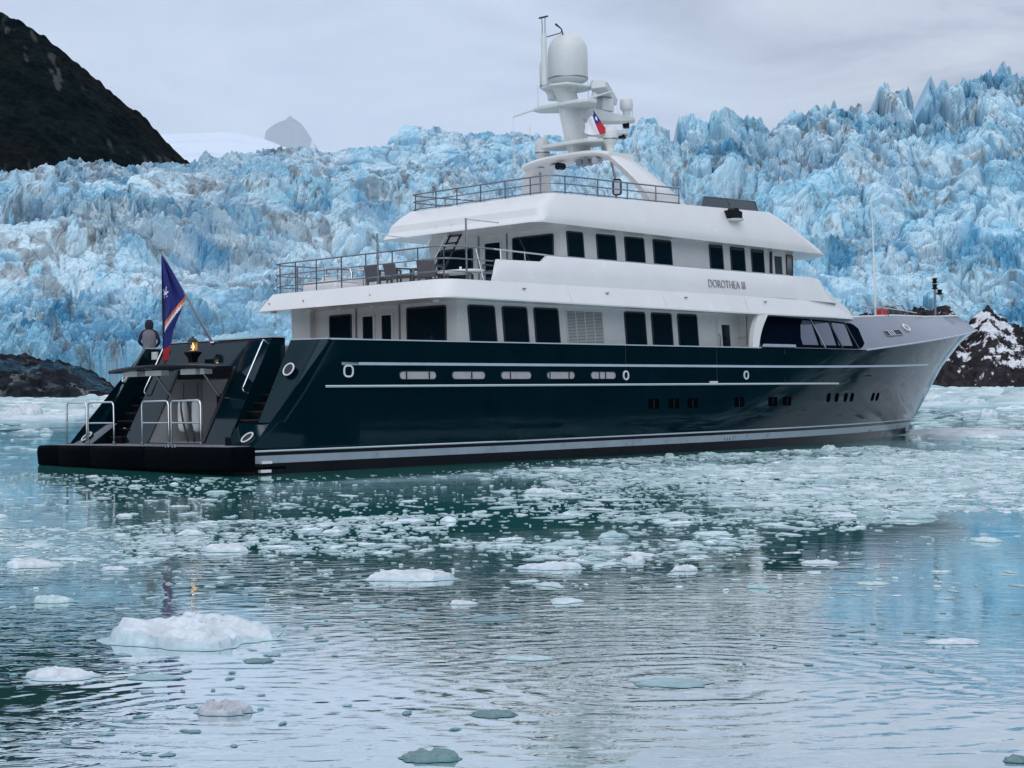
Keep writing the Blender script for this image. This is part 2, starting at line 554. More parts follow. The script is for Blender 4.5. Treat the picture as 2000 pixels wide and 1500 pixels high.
def rock_patch(name, b0, b1, top, depth0, depth1, seed, snow, nb=420, nt=150):
    b = np.linspace(b0, b1, nb)
    t = np.linspace(0, 1, nt)
    Bt, T = np.meshgrid(b, t)
    e = lerp_table(b, top)
    d0 = lerp_table(b, SHORE) - 4
    zc = np.maximum(e * (d0 + depth1) + CAM_H, 0.3)
    Y = d0[None] + depth0 + (depth1 - depth0) * T
    X = Bt * Y
    Z = zc[None] * T ** 0.8
    V = T * np.hypot(zc, depth1)[None]
    f1 = fbm(X / 5, V / 5, seed, 5, 0.55) - 0.5
    k, ed, r, s, q = facets(X / 2.6 + 0.4 * f1, V / 2.2, seed + 3, 2.4)
    k2, ed2, r2, s2, q2 = facets(X / 0.9, V / 0.8, seed + 9, 2.4)
    disp = (2.6 * f1 + 0.85 * k + 0.28 * k2) * np.minimum(1, T / 0.06)
    Yd = Y - 0.55 * disp
    Zd = Z + 0.75 * disp
    Zd[0] = -1.5
    rock = mix3((0.010, 0.010, 0.014), (0.034, 0.028, 0.031), ss(0.3, 0.75, fbm(X / 1.7, V / 1.7, seed + 5, 4)))
    if snow:
        sn = fbm(X / 4.5 + 0.5 * f1, V / 3.4, seed + 6, 6, 0.66)
        side = ss(bearing(1790), bearing(1880), Bt)
        w = ss(0.50, 0.535, sn + 0.10 * (s - 0.5) + 0.14 * side - 0.20 * ss(0.55, 0.0, T) - 0.150)
        col = mix3(rock, (0.74, 0.76, 0.82), w)
    else:
        sw = np.abs(fbm(X / 7, V / 3.2, seed + 6, 4, 0.6) - 0.5)
        w = ss(0.035, 0.0, sw) * ss(0.4, 0.62, fbm(X / 6, V / 6, seed + 8, 3))
        col = mix3(rock * np.array((0.50, 0.80, 1.0)), (0.30, 0.35, 0.37), 0.55 * w)
        wb = ss(0.62, 0.75, fbm(X / 8, V / 5, seed + 12, 3) + 0.12 * (T - 0.6))
        col = mix3(col, (0.04, 0.13, 0.20), 0.4 * wb)
    m = surface_material(name + '_rock', 0.75, 2.2, 0.3, 0.6, 0.2, 0.2)
    o = grid_object(name, X, Yd, Zd, m, col)
    tag(o, kind='structure')


FLANK = [(-0.6875, 0.3992), (-0.5625, 0.3487), (-0.4688, 0.3077), (-0.3750, 0.2651), (-0.3125, 0.2257), (-0.3000, 0.2210), (-0.2812, 0.2084), (-0.2656, 0.1958), (-0.2531, 0.1849), (-0.2375, 0.1707), (-0.2266, 0.1644), (-0.2156, 0.1519), (-0.2047, 0.1409), (-0.1953, 0.1324), (-0.1812, 0.1142), (-0.1656, 0.1001)]
LEFT_ROCK = [(-0.4375, 0.0294), (-0.3438, 0.0227), (-0.3125, 0.0195), (-0.2938, 0.0194), (-0.2781, 0.0162), (-0.2656, 0.0115), (-0.2531, 0.0052), (-0.2453, 0.0020), (-0.2400, -0.0065), (-0.2313, -0.0074)]
RIGHT_ROCK = [(0.1875, 0.0142), (0.2000, 0.0329), (0.2156, 0.0416), (0.2313, 0.0421), (0.2469, 0.0452), (0.2547, 0.0433), (0.2656, 0.0470), (0.2712, 0.0413), (0.2766, 0.0325), (0.2828, 0.0388), (0.2906, 0.0475), (0.2969, 0.0412), (0.3047, 0.0349), (0.3125, 0.0324), (0.3438, 0.0291), (0.4375, 0.0443)]
SNOWCREST = [(-0.3750, 0.1479), (-0.2094, 0.1528), (-0.1719, 0.1539), (-0.1500, 0.1494), (-0.1375, 0.1443), (-0.1187, 0.1430), (-0.0938, 0.1404), (-0.0312, 0.1401), (0.3125, 0.1386)]
PEAK = [(-0.1537, 0.1407), (-0.1500, 0.1507), (-0.1494, 0.1544), (-0.1469, 0.1563), (-0.1422, 0.1591), (-0.1381, 0.1612), (-0.1350, 0.1643), (-0.1328, 0.1625), (-0.1288, 0.1599), (-0.1250, 0.1549), (-0.1219, 0.1499), (-0.1181, 0.1436), (-0.1125, 0.1342)]


def forest_colour(X, V, seed):
    n = fbm(X / 60, V / 60, seed, 4)
    col = mix3((0.0030, 0.0080, 0.0100), (0.0075, 0.0150, 0.0160), ss(0.35, 0.7, fbm(X / 9, V / 9, seed + 1, 3)))
    col = mix3(col, (0.0085, 0.0105, 0.0115), 0.7 * ss(0.45, 0.7, n))
    bare = ss(0.62, 0.74, fbm(X / 4.5 + V / 16, V / 15, seed + 2, 4)) * ss(0.48, 0.62, fbm(X / 40, V / 40, seed + 4, 2))
    return mix3(col, (0.10, 0.10, 0.11), 0.6 * bare)


def build_mountains():
    mat = surface_material('mountain_forest', 0.95, 0.25, 0.45, 0.8, 2.0, 0.05)
    nb, nt = 620, 330
    b = np.linspace(-0.62, -0.17, nb)
    t = np.linspace(0, 1, nt)
    Bt, T = np.meshgrid(b, t)
    e = lerp_table(b, FLANK)
    d0, dp = 640.0, 260.0
    zc = e * (d0 + dp) + CAM_H
    Y = d0 + dp * T
    X = Bt * Y
    Z = zc[None] * T
    V = T * np.hypot(zc, dp)[None]
    dz = 22 * (fbm(X / 70, V / 90, 501, 4) - 0.5) * (1 - T ** 6)
    kk, ee, rr, s_, q_ = facets(X / 5.5, V / 5.5, 511, 1.6)
    dz = dz + 2.6 * (1 - np.clip(q_ * 1.4, 0, 1)) * (0.3 + rr) + 1.5 * (fbm(X / 2.5, V / 2.5, 512, 3) - 0.5)
    Zd = Z + 0.7 * dz + 1.0
    Yd = Y - 0.6 * dz
    Yb = Yd[-1][None] + np.array([[60.0], [200.0]])
    Zb = Zd[-1][None] + np.array([[-25.0], [-120.0]])
    Xb = np.repeat(X[-1][None], 2, 0)
    col = forest_colour(X, V, 520)
    o = grid_object('mountain', np.vstack([X, Xb]), np.vstack([Yd, Yb]), np.vstack([Zd, Zb]), mat,
                    np.concatenate([col, np.repeat(col[-1][None], 2, 0)], 0))
    tag(o, kind='structure')
    # the other shores of the fjord, beside and behind the camera
    na, nt = 520, 60
    a = np.linspace(R(46), R(322), na)
    t = np.linspace(0, 1, nt)
    A, T = np.meshgrid(a, t)
    hgt = 150 + 260 * fbm(a * 5, a * 0 + 2.0, 601, 4) * ss(R(46), R(60), a) * ss(R(322), R(305), a)
    D = 1300 + 700 * T
    V = T * 900
    XX, YY = np.sin(A) * D, np.cos(A) * D
    ZZ = hgt[None] * T + 60 * (fbm(A * 22, V / 110, 611, 4) - 0.5) * np.minimum(1, T * 5) - 2
    ZZ[0] = -3
    col = forest_colour(A * 1500, V, 620)
    o = grid_object('mountain', XX, YY, ZZ, mat, col)
    tag(o, kind='structure')
    # high snowfield behind the ice
    nb, nt = 260, 60
    b = np.linspace(-0.36, 0.3, nb)
    t = np.linspace(0, 1, nt)
    Bt, T = np.meshgrid(b, t)
    e = lerp_table(b, SNOWCREST)
    Y = 1500 + 1300 * T
    X = Bt * Y
    zc = e * 2800 + CAM_H
    Z = zc[None] * (0.3 + 0.7 * T) + 10 * (fbm(X / 120, Y / 60, 701, 4) - 0.5) * (1 - T)
    col = mix3((0.74, 0.78, 0.84), (0.52, 0.64, 0.77), 0.6 * ss(0.5, 0.7, fbm(X / 90, Y / 60, 702, 4)))
    o = grid_object('snowfield', X, Y, Z, surface_material('snowfield_snow', 0.8, 0.05, 0.05, 0.3, 2.0, 0.1), col)
    tag(o, kind='structure')
    # lone rock peak half lost in the cloud
    nb, nt = 220, 120
    b = np.linspace(PEAK[0][0], PEAK[-1][0], nb)
    Bt, T = np.meshgrid(b, np.linspace(0, 1, nt))
    e = lerp_table(b, PEAK)
    d0 = 3300.0
    Y = d0 + 420 * T
    X = Bt * Y
    zc = e * (d0 + 420) + CAM_H
    base = 200.0
    Z = base + (zc[None] - base) * T + 16 * (fbm(X / 40, T * 9, 711, 4) - 0.5) * np.sin(T * 3.1)
    Y = Y - 60 * (fbm(X / 60, T * 5, 712, 4) - 0.5)
    rock = mix3((0.05, 0.055, 0.07), (0.17, 0.165, 0.18), fbm(X / 20, T * 20, 713, 4))
    gully = ss(0.03, 0.0, np.abs(Bt - bearing(603 - 22 * (1 - T) * 0.6 + 10 * T)) * 40 - 0.06 + 0.2 * (fbm(X / 22, T * 7, 714, 3) - 0.5))
    col = mix3(rock, (0.75, 0.78, 0.83), gully)
    Yb = Y[-1][None] + np.array([[200.0]])
    o = grid_object('mountain_peak', np.vstack([X, X[-1][None]]), np.vstack([Y, Yb]), np.vstack([Z, Z[-1][None] - 150]),
                    surface_material('peak_rock', 0.9, 0.05, 0.3, 0.5, 4.0, 0.1), np.concatenate([col, col[-1][None]], 0))
    tag(o, kind='structure')
    # low cloud lying between the snowfield and the peak
    m = bpy.data.materials.new('cloud_vapour')
    m.use_nodes = True
    tr = m.node_tree
    tr.nodes.remove(tr.nodes['Principled BSDF'])
    pv = nd(tr, 'ShaderNodeVolumePrincipled', i_Density=0.0005)
    pv.inputs['Color'].default_value = (0.86, 0.93, 1.0, 1)
    tr.links.new(pv.outputs[0], tr.nodes['Material Output'].inputs['Volume'])
    mb = MB()
    na, nr = 40, 16
    def sheet(sg):
        out = []
        for k in range(nr + 1):
            q = k / nr
            th = sg * 1150 * (1 - q * q) ** 2.2
            out.append([(980 * q * math.cos(2 * math.pi * j / na) + 0.01 * math.cos(j), th, 430 * q * math.sin(2 * math.pi * j / na) + 0.01 * math.sin(j)) for j in range(na)])
        return out
    front, back = sheet(-1), sheet(1)
    mb.loft(front + back[::-1][1:], True, True)
    o = mb.build('low_cloud', m, None, smooth=60)
    o.location = (-330, 2450, 330)
    tag(o, 'low pale cloud veiling the distant rock peak', 'cloud', kind='stuff')


# ------------------------------------------------------------------ water
def build_water():
    m = bpy.data.materials.new('fjord_water')
    m.use_nodes = True
    t = m.node_tree
    t.nodes.remove(t.nodes['Principled BSDF'])
    geo = nd(t, 'ShaderNodeNewGeometry')
    P = geo.outputs['Position']

    def noise(scale, sx, sy, detail=3.0, dist=0.0, rough=0.5, rot=0.0):
        mp = nd(t, 'ShaderNodeMapping')
        mp.inputs['Scale'].default_value = (sx, sy, 1)
        mp.inputs['Rotation'].default_value = (0, 0, rot)
        t.links.new(P, mp.inputs[0])
        n = nd(t, 'ShaderNodeTexNoise', i_Scale=scale, i_Detail=detail, i_Distortion=dist, i_Roughness=rough)
        t.links.new(mp.outputs[0], n.inputs[0])
        return n.outputs[0]
    calm = ramp(t, noise(0.20, 0.7, 1.0, 3.0, 0.6), [(0.40, 0.06), (0.60, 1.0)])
    fine = noise(3.6, 0.7, 1.5, 3.0, 0.8, 0.5, 0.12)
    mid = noise(0.9, 0.6, 1.6, 2.0, 0.5, 0.5, -0.1)
    swell = noise(0.22, 0.7, 1.2, 1.0)
    h = mth(t, 'MULTIPLY', mth(t, 'MULTIPLY', fine, 0.0095), calm)
    h = mth(t, 'ADD', h, mth(t, 'MULTIPLY', mid, 0.0032))
    h = mth(t, 'ADD', h, mth(t, 'MULTIPLY', swell, 0.004))
    # rings spreading from bobbing ice and from rain drops
    rings = [(1.15, 12.5, 20.0, 2.2, 0.0030), (-2.05, 11.3, 25.0, 1.4, 0.0020), (-2.4, 14.4, 22.0, 1.6, 0.0012), (0.5, 10.2, 24.0, 1.2, 0.0014), (-1.2, 19.0, 14.0, 1.6, 0.0020), (1.3, 20.2, 14.0, 1.2, 0.0016)]
    for (x, y) in [(2.05, 15.26), (2.11, 14.64), (2.22, 14.35), (2.07, 14.1), (2.21, 14.07), (2.97, 15.11), (1.66, 14.87), (0.66, 14.9), (2.96, 13.63), (3.05, 14.13), (3.4, 13.07), (1.96, 10.46), (3.31, 13.49)]:
        rings.append((x, y, 55.0, 0.10, 0.0016))
    for x, y, k, fall, amp in rings:
        vs = nd(t, 'ShaderNodeVectorMath', operation='DISTANCE')
        t.links.new(P, vs.inputs[0])
        vs.inputs[1].default_value = (x, y, 0)
        d = vs.outputs['Value']
        if fall > 0.5:
            d = mth(t, 'ADD', d, mth(t, 'MULTIPLY', mid, 0.9))
        w = mth(t, 'SINE', mth(t, 'MULTIPLY', d, k))
        env = mth(t, 'POWER', 2.718, mth(t, 'MULTIPLY', d, -1.0 / fall))
        h = mth(t, 'ADD', h, mth(t, 'MULTIPLY', mth(t, 'MULTIPLY', w, env), amp))
    bp = nd(t, 'ShaderNodeBump', i_Strength=1.0, i_Distance=1.0)
    t.links.new(h, bp.inputs['Height'])
    body = nd(t, 'ShaderNodeBsdfDiffuse')
    cl = ramp(t, noise(0.11, 1.0, 1.0, 4.0, 0.5), [(0.35, (0.026, 0.20, 0.18)), (0.65, (0.06, 0.29, 0.265))])
    t.links.new(cl, body.inputs[0])
    gl = nd(t, 'ShaderNodeBsdfGlossy')
    gl.inputs['Color'].default_value = (0.97, 0.99, 1.0, 1)
    gl.inputs['Roughness'].default_value = 0.035
    t.links.new(bp.outputs[0], gl.inputs['Normal'])
    fr = nd(t, 'ShaderNodeFresnel', i_IOR=2.1)
    fcurve = ramp(t, fr.outputs[0], [(0.10, 0.20), (0.30, 0.70), (0.40, 0.90), (0.5, 0.86), (1.0, 0.80)])
    t.links.new(bp.outputs[0], fr.inputs['Normal'])
    mx = nd(t, 'ShaderNodeMixShader')
    t.links.new(fcurve, mx.inputs[0])
    t.links.new(body.outputs[0], mx.inputs[1])
    t.links.new(gl.outputs[0], mx.inputs[2])
    t.links.new(mx.outputs[0], t.nodes['Material Output'].inputs['Surface'])
    mb = MB()
    mb.poly([(-9000, -9000, 0), (9000, -9000, 0), (9000, 9000, 0), (-9000, 9000, 0)])
    o = mb.build('water', m, None, smooth=0)
    tag(o, kind='structure')


build_water()
build_mountains()
build_glacier()
rock_patch("rocky_shore", -0.52, bearing(250), LEFT_ROCK, 0.0, 12.0, 801, False, 600)
rock_patch('rocky_shore', bearing(1600), 0.42, RIGHT_ROCK, 0.0, 26.0, 831, True)

# ------------------------------------------------------------------ motor yacht (local axes: x forward from the stern, y to port, z up from the waterline)
yacht = empty('yacht', (-9.928, 43.444, 0.0), rot=(R(-0.95), 0, R(45.6)))
tag(yacht, 'dark green and white three deck motor yacht lying before the glacier', 'yacht')
Y_ = yacht


def part(mb, name, mat, parent=None, smooth=35.0, bevel=0.0):
    return mb.build(name, mat, parent or Y_, smooth, bevel)


def p3(s, t, z):                       # along, to starboard, up
    return (s, -t, z)


def arc(c, r, a0, a1, n):
    return [(c[0] + r * math.cos(a0 + (a1 - a0) * i / n), c[1] + r * math.sin(a0 + (a1 - a0) * i / n)) for i in range(n + 1)]


# ---- hull form
STEM = [(-1.2, 36.9), (-0.5, 37.8), (0, 38.4), (0.26, 38.75), (0.8, 39.45), (1.69, 40.4), (2.94, 41.75), (4.05, 43.5), (4.61, 44.95)]


def stem(z):
    return float(np.interp(z, [a for a, _ in STEM], [b for _, b in STEM]))


def half(s, z):
    """half breadth of the hull at station s, height z"""
    q = min(max(z, 0) / 4.0, 1.15)
    s0, pw = 18 + 6 * q, 2.0 + 0.6 * q
    full = 4.35 - 0.12 * max(0, (0.9 - z) / 1.7)
    e = stem(z)
    if s <= s0:
        return full
    return full * max(0.0, 1 - ((s - s0) / (e - s0)) ** pw)


def knuckle(s):
    return 3.38 if s < 29 else 3.38 + (s - 29) / (44.95 - 29) * (4.61 - 3.38)


def hull_top(s):
    if s < 0.5:
        return 0.62
    if s < 3.05:
        return 0.62 + (s - 0.5) / 2.55 * 2.73
    return 3.35 if s < 29 else knuckle(s)


def station(u, w):
    """hull surface point for column u (0..1), level w (0..1): (s, z)"""
    sb = u * 38.4
    g = max(0.0, (u - 0.45) / 0.55) ** 1.5
    zt = 3.35
    for _ in range(4):
        zt = hull_top(sb + g * (stem(zt) - 38.4))
    z = -1.0 + w * (zt + 1.0)
    return sb + g * (stem(z) - 38.4), z


us = [0, 0.004, 0.009, 0.013, 0.02, 0.03, 0.045, 0.06, 0.0795] + [0.0795 + (1 - 0.0795) * (i / 64) ** 0.92 for i in range(1, 65)]
ws = [0, 0.12, 0.2, 0.24, 0.3, 0.4, 0.5, 0.6, 0.7, 0.8, 0.9, 0.96, 1]
mb = MB()
for sgn in (1, -1):
    rows = [[p3(s, sgn * half(s, z), z) for s, z in (station(u, w) for u in us)] for w in ws]
    mb.loft(rows, closed=False, caps=False)
# closing plate below the stern platform and the inner face of the bulwark
mb.poly([p3(0, -4.2, -1), p3(0, 4.2, -1), p3(0, 4.34, 0.6), p3(0, -4.34, 0.6)])
hull = part(mb, 'hull', 'hull', smooth=40)


def hull_strip(name, mat, s0, s1, z0f, z1f, off=0.010, n=70, thick=None, parent=None, sides=(1, -1)):
    mb = MB()
    for sgn in sides:
        lo, hi, lo2, hi2 = [], [], [], []
        for i in range(n + 1):
            f = i / n
            s = s0 + (s1 - s0) * f
            za, zb = z0f(s), z1f(s)
            lo.append(p3(s, sgn * (half(s, za) + off), za))
            hi.append(p3(s, sgn * (half(s, zb) + off), zb))
            lo2.append(p3(s, sgn * (half(s, za) - 0.02), za))
            hi2.append(p3(s, sgn * (half(s, zb) - 0.02), zb))
        mb.loft([lo2, lo, hi, hi2], closed=False, caps=False)
    return part(mb, name, mat, parent, smooth=40)


hull_strip('boot_stripe', 'grey_stripe', 0.02, 38.45, lambda s: 0.205 + 0.0022 * max(0, s - 10), lambda s: 0.40 + 0.0040 * max(0, s - 10))
hull_strip('black_band', 'hull_black', 0.02, 38.75, lambda s: 0.40 + 0.0040 * max(0, s - 10) + 0.006, lambda s: 0.49 + 0.0040 * max(0, s - 10), 0.006)
hull_strip('bottom_paint', 'hull_black', 0.02, 38.2, lambda s: -0.9, lambda s: 0.20 + 0.0022 * max(0, s - 10), 0.005)
hull_strip('thin_stripe', 'pale_stripe', 9.1, 38.9, lambda s: 0.495 + 0.0042 * max(0, s - 10), lambda s: 0.535 + 0.0046 * max(0, s - 10))
hull_strip('upper_stripe', 'pale_stripe', 3.42, 41.3, lambda s: 2.69 + 0.0009 * max(0, s - 22) ** 2, lambda s: 2.765 + 0.0009 * max(0, s - 22) ** 2)


def rub_rail(s0, s1, z, r, name):
    mb = MB()
    for sgn in (1, -1):
        n = 40
        mb.tube([p3(s0 + (s1 - s0) * i / n, sgn * (half(s0 + (s1 - s0) * i / n, z) + r * 0.55), z) for i in range(n + 1)], r, 8)
    return part(mb, name, 'steel', smooth=60)


rub_rail(2.83, 27.1, 2.13, 0.040, 'rub_rail')
rub_rail(0.02, 9.1, 0.515, 0.030, 'rub_rail')
# cap along the bulwark and hairline joints of the side doors
hull_strip('bulwark_cap', 'pale_stripe', 3.02, 22.0, lambda s: 3.352, lambda s: 3.385, 0.03)
for s in (14.85, 19.5, 15.0 + 8.4):
    hull_strip('door_joint', 'seal', s, s + 0.025, lambda q: 2.16, lambda q: 3.345, 0.003, 1, sides=(1,))
# inner bulwark and main deck
mb = MB()
for sgn in (1, -1):
    mb.loft([[p3(3.0, sgn * 4.33, 3.352), p3(3.0, sgn * 4.2, 3.352), p3(3.0, sgn * 4.2, 2.38)], [p3(22, sgn * 4.33, 3.352), p3(22, sgn * 4.2, 3.352), p3(22, sgn * 4.2, 2.38)]], closed=False, caps=False)
part(mb, 'inner_bulwark', 'shaded_white')
mb = MB()
mb.poly([p3(2.0, -4.2, 2.4), p3(2.0, -3.5, 2.4), p3(2.9, -3.5, 2.4), p3(2.9, 4.25, 2.4), p3(30, 3.9, 2.4), p3(30, -3.9, 2.4)])
part(mb, 'main_deck', 'teak')


# ---- stern quarters: two raked wings with the fairleads
def wing(sgn):
    mb = MB()
    rings = []
    def plan(z, r):
        f = (z - 0.60) / 2.76
        to, sk = 4.36, 0.04 + 0.28 * f
        if z < 1.223:
            ti, s_a = 3.20 - 0.30 * (z - 0.6) / 0.62, 0.46 + 0.74 * (z - 0.6) / 0.62
        else:
            ti, s_a = 3.66 - 0.26 * (z - 1.22) / 2.14, 1.22 + 1.28 * (z - 1.22) / 2.14
        so = s_a + sk
        o = [(s_a + 1.7, ti), (s_a, ti)]
        o += [(so + r - r * math.cos(a), to - r + r * math.sin(a)) for a in [i * math.pi / 2 / 6 for i in range(7)]]
        o += [(max(so + r + 0.02, 4.0), to), (max(so + r + 0.02, 4.0), to - 0.11), (so + r + 0.01, to - 0.11), (so + 0.16, to - r), (s_a + 0.14, ti + 0.10), (s_a + 1.7, ti + 0.10)]
        return o

    for z, r in ((0.60, 0.04), (1.22, 0.05), (1.225, 0.22), (2.0, 0.36), (2.8, 0.40), (3.36, 0.42)):
        o = plan(z, r)
        rings.append([p3(s, sgn * t, z) for s, t in o])
    mb.loft(rings, True, True)
    w = part(mb, 'quarter_wing', 'hull', smooth=45)
    mb = MB()
    mb.loft([[p3(s, sgn * t, z) for s, t in plan(3.36, 0.42)] for z in (3.365, 3.395)], True, True)
    part(mb, 'wing_cap', 'pale_stripe', w)
    for s, t, z in ((0.66, 3.80, 0.84), (2.02, 3.82, 2.57)):
        mb = MB()
        # rings lie in the raked face
        sk = 0.04 + 0.26 * (z - 0.6) / 2.76
        ux = Vector((sk / 0.96, -sgn, 0)).normalized()
        uz = (Vector((0.74, 0, 0.62)) if z < 1.2 else Vector((1.28, 0, 2.14))).normalized()
        uz = (uz - ux * uz.dot(ux)).normalized()
        nrm = ux.cross(uz)
        nrm = nrm if nrm.x < 0 else -nrm
        s_r = 0.46 + 0.74 * (z - 0.6) / 0.62 + sk * (t - 3.05) / 1.3 if z < 1.2 else 1.22 + 1.28 * (z - 1.22) / 2.14 + sk * (t - 3.5) / 0.86
        c = Vector(p3(s_r, sgn * t, z)) + nrm * 0.03
        mb.tube([c + ux * (0.155 * math.cos(a)) + uz * (0.175 * math.sin(a)) for a in [2 * math.pi * i / 20 for i in range(20)]], 0.023, 8, closed=True)
        ring = part(mb, 'fairlead', 'off_white', w, smooth=60)
        mb = MB()
        mb.poly([c + nrm * 0.003 + ux * (0.14 * math.cos(a)) + uz * (0.16 * math.sin(a)) for a in [2 * math.pi * i / 20 for i in range(20)]])
        part(mb, 'fairlead_hole', 'seal', w)
    return w


for sgn in (1, -1):
    wing(sgn)

# ---- swim platform of four padded segments
mb = MB()
mb.box(-0.05, 1.6, -4.3, 4.3, 0.05, 0.60)
plat = part(mb, 'swim_platform', 'rubber')
edges = [-4.68, -3.55, -1.9, 0.75, 4.62]
for i in range(4):
    a, b = edges[i] + 0.008, edges[i + 1] - 0.008
    prof = [(0.4, 0.02), (-0.22, 0.03), (-0.30, 0.12), (-0.33, 0.45), (-0.31, 0.57), (-0.25, 0.63), (0.0, 0.64), (0.4, 0.64)]
    rings = []
    for t in (a, a + 0.03, b - 0.03, b):
        k = 0.02 if t in (a, b) else 0.0
        corner = 0.16 if (i == 0 and t == a) or (i == 3 and t == b) else 0
        rings.append([p3(x + (k + corner if x < 0.3 else 0), t, z - (k if z > 0.3 else -k)) for x, z in prof])
    mb = MB()
    mb.loft(rings, True, True)
    part(mb, 'fender_segment', 'rubber', plat, smooth=50)
mb = MB()
for a, b in ((-4.3, -1.95), (-1.90, 0.70), (0.8, 4.2)):
    mb.box(-0.12, 1.5, -b, -a, 0.642, 0.655)
part(mb, 'platform_mat', 'deck_grey', plat)
for t in (1.75, 2.05):
    mb = MB()
    mb.tube([p3(-0.25, t - 0.05, 0.62), p3(-0.26, t - 0.04, 0.70), p3(-0.26, t + 0.04, 0.70), p3(-0.25, t + 0.05, 0.62)], 0.015, 6)
    part(mb, 'cleat', 'steel', plat)


def loop_rail(t0, t1, s=0.2, zt=1.82):
    mb = MB()
    rr = 0.10
    pts = [p3(s, t0, 0.64), p3(s, t0, zt - rr), p3(s, t0 + 0.03, zt - 0.03), p3(s, t0 + rr, zt), p3(s, t1 - rr, zt), p3(s, t1 - 0.03, zt - 0.03), p3(s, t1, zt - rr), p3(s, t1, 0.64)]
    mb.tube(pts, 0.027, 8)
    h = part(mb, 'platform_rail', 'steel', smooth=60)
    mb = MB()
    mb.tube([p3(s, t0, 1.25), p3(s, t1, 1.25)], 0.022, 8)
    part(mb, 'middle_bar', 'steel', h, smooth=60)
    for t in (t0, t1):
        mb = MB()
        mb.lathe([(0.04, 0.65), (0.04, 0.74), (0.03, 0.75)], p3(s, t, 0), 10)
        part(mb, 'foot_socket', 'dull_steel', h)


for a, b in ((-3.90, -2.86), (-2.78, -1.47), (-0.09, 1.16), (1.28, 2.6)):
    loop_rail(a, b)

# ---- transom block with the open garage
S0, S1, ZB, ZT = 1.10, 2.62, 0.64, 3.47


def rake(z):
    return S0 + (S1 - S0) * (z - ZB) / (ZT - ZB)


def face(t, z, off=0.0):
    n = Vector((-(ZT - ZB), 0, (S1 - S0))).normalized()
    return tuple(Vector(p3(rake(z), t, z)) + n * off)


mb = MB()
O0, O1, OZ0, OZ1 = -1.22, 1.32, 0.70, 2.72
for (t0, t1, z0, z1) in ((-2.45, O0, ZB, ZT), (O1, 2.45, ZB, ZT), (O0, O1, OZ1, ZT), (O0, O1, ZB, OZ0)):
    mb.poly([face(t0, z0), face(t1, z0), face(t1, z1), face(t0, z1)])
for t in (-2.45, 2.45):
    mb.poly([p3(rake(ZB), t, ZB), p3(rake(ZT), t, ZT), p3(3.05, t, ZT), p3(3.05, t, ZB)])
mb.poly([face(-2.45, ZT), face(2.45, ZT), p3(3.05, 2.45, ZT), p3(3.05, -2.45, ZT)])
mb.poly([p3(3.05, -2.45, ZB), p3(3.05, 2.45, ZB), p3(3.05, 2.45, ZT), p3(3.05, -2.45, ZT)])
block = part(mb, 'transom', 'hull')
mb = MB()
mb.loft([[p3(S1 - 0.03, t, ZT + 0.005), p3(S1 - 0.03, t, ZT + 0.04), p3(3.09, t, ZT + 0.04), p3(3.09, t, ZT + 0.005)] for t in (-2.48, 2.48)], True, True)
part(mb, 'transom_cap', 'pale_stripe', block)
# garage interior
mb = MB()
g = lambda s, t, z: p3(s, t, z)
mb.poly([g(2.95, O0, OZ0), g(2.95, O1, OZ0), g(2.95, O1, OZ1), g(2.95, O0, OZ1)])
mb.poly([face(O0, OZ0), g(2.95, O0, OZ0), g(2.95, O0, OZ1), face(O0, OZ1)])
mb.poly([face(O1, OZ0), g(2.95, O1, OZ0), g(2.95, O1, OZ1), face(O1, OZ1)])
mb.poly([face(O0, OZ0), face(O1, OZ0), g(2.95, O1, OZ0), g(2.95, O0, OZ0)])
mb.poly([face(O0, OZ1), face(O1, OZ1), g(2.95, O1, OZ1), g(2.95, O0, OZ1)])
gar = part(mb, 'garage', 'garage', smooth=0)
mb = MB()
mb.box(2.3, 2.93, -1.3, -0.35, 0.72, 2.0)
part(mb, 'locker', 'hull_black', gar)
mb = MB()
mb.box(2.1, 2.93, -1.3, 1.2, 2.42, 2.68)
part(mb, 'overhead_panel', 'hull_black', gar)
mb = MB()
for t0, t1 in ((O0 - 0.10, O0 + 0.02), (O1 - 0.02, O1 + 0.10)):
    mb = MB()
    mb.loft([[face(t0, z, 0.0), face(t0, z, 0.03), face(t1, z, 0.03), face(t1, z, 0.0)] for z in (OZ0, OZ1)], True, True)
    part(mb, 'door_seal', 'seal', block)
# raised hatch, hinged above the opening
mb = MB()
rings = []
for i in range(13):
    t = -2.55 + 5.1 * i / 12
    th = t * 0.56
    bow = 0.22 * (1 - (t / 2.55) ** 2)
    dz = -0.10 * (t / 2.55) ** 2
    rings.append([p3(2.05, th, 2.84 + dz), p3(0.72 - bow, t, 2.80 + dz), p3(0.70 - bow, t, 2.76 + dz), p3(0.74 - bow, t, 2.71 + dz), p3(2.05, th, 2.76 + dz)])
mb.loft(rings, True, True)
hatch = part(mb, 'garage_hatch', 'hull_black', smooth=40)
for t0, t1 in ((-2.25, -1.55), (-1.15, -0.35), (0.55, 1.25), (1.45, 1.65)):
    mb = MB()
    mb.box(1.0, 1.25, -t1, -t0, 2.52, 2.66)
    part(mb, 'hatch_bracket', 'off_white', hatch)
for t in (-1.0, 1.25):
    mb = MB()
    mb.tube([p3(1.15, t, 2.66), p3(1.75, t, 1.95)], 0.032, 8)
    part(mb, 'hatch_strut', 'steel', hatch, smooth=60)
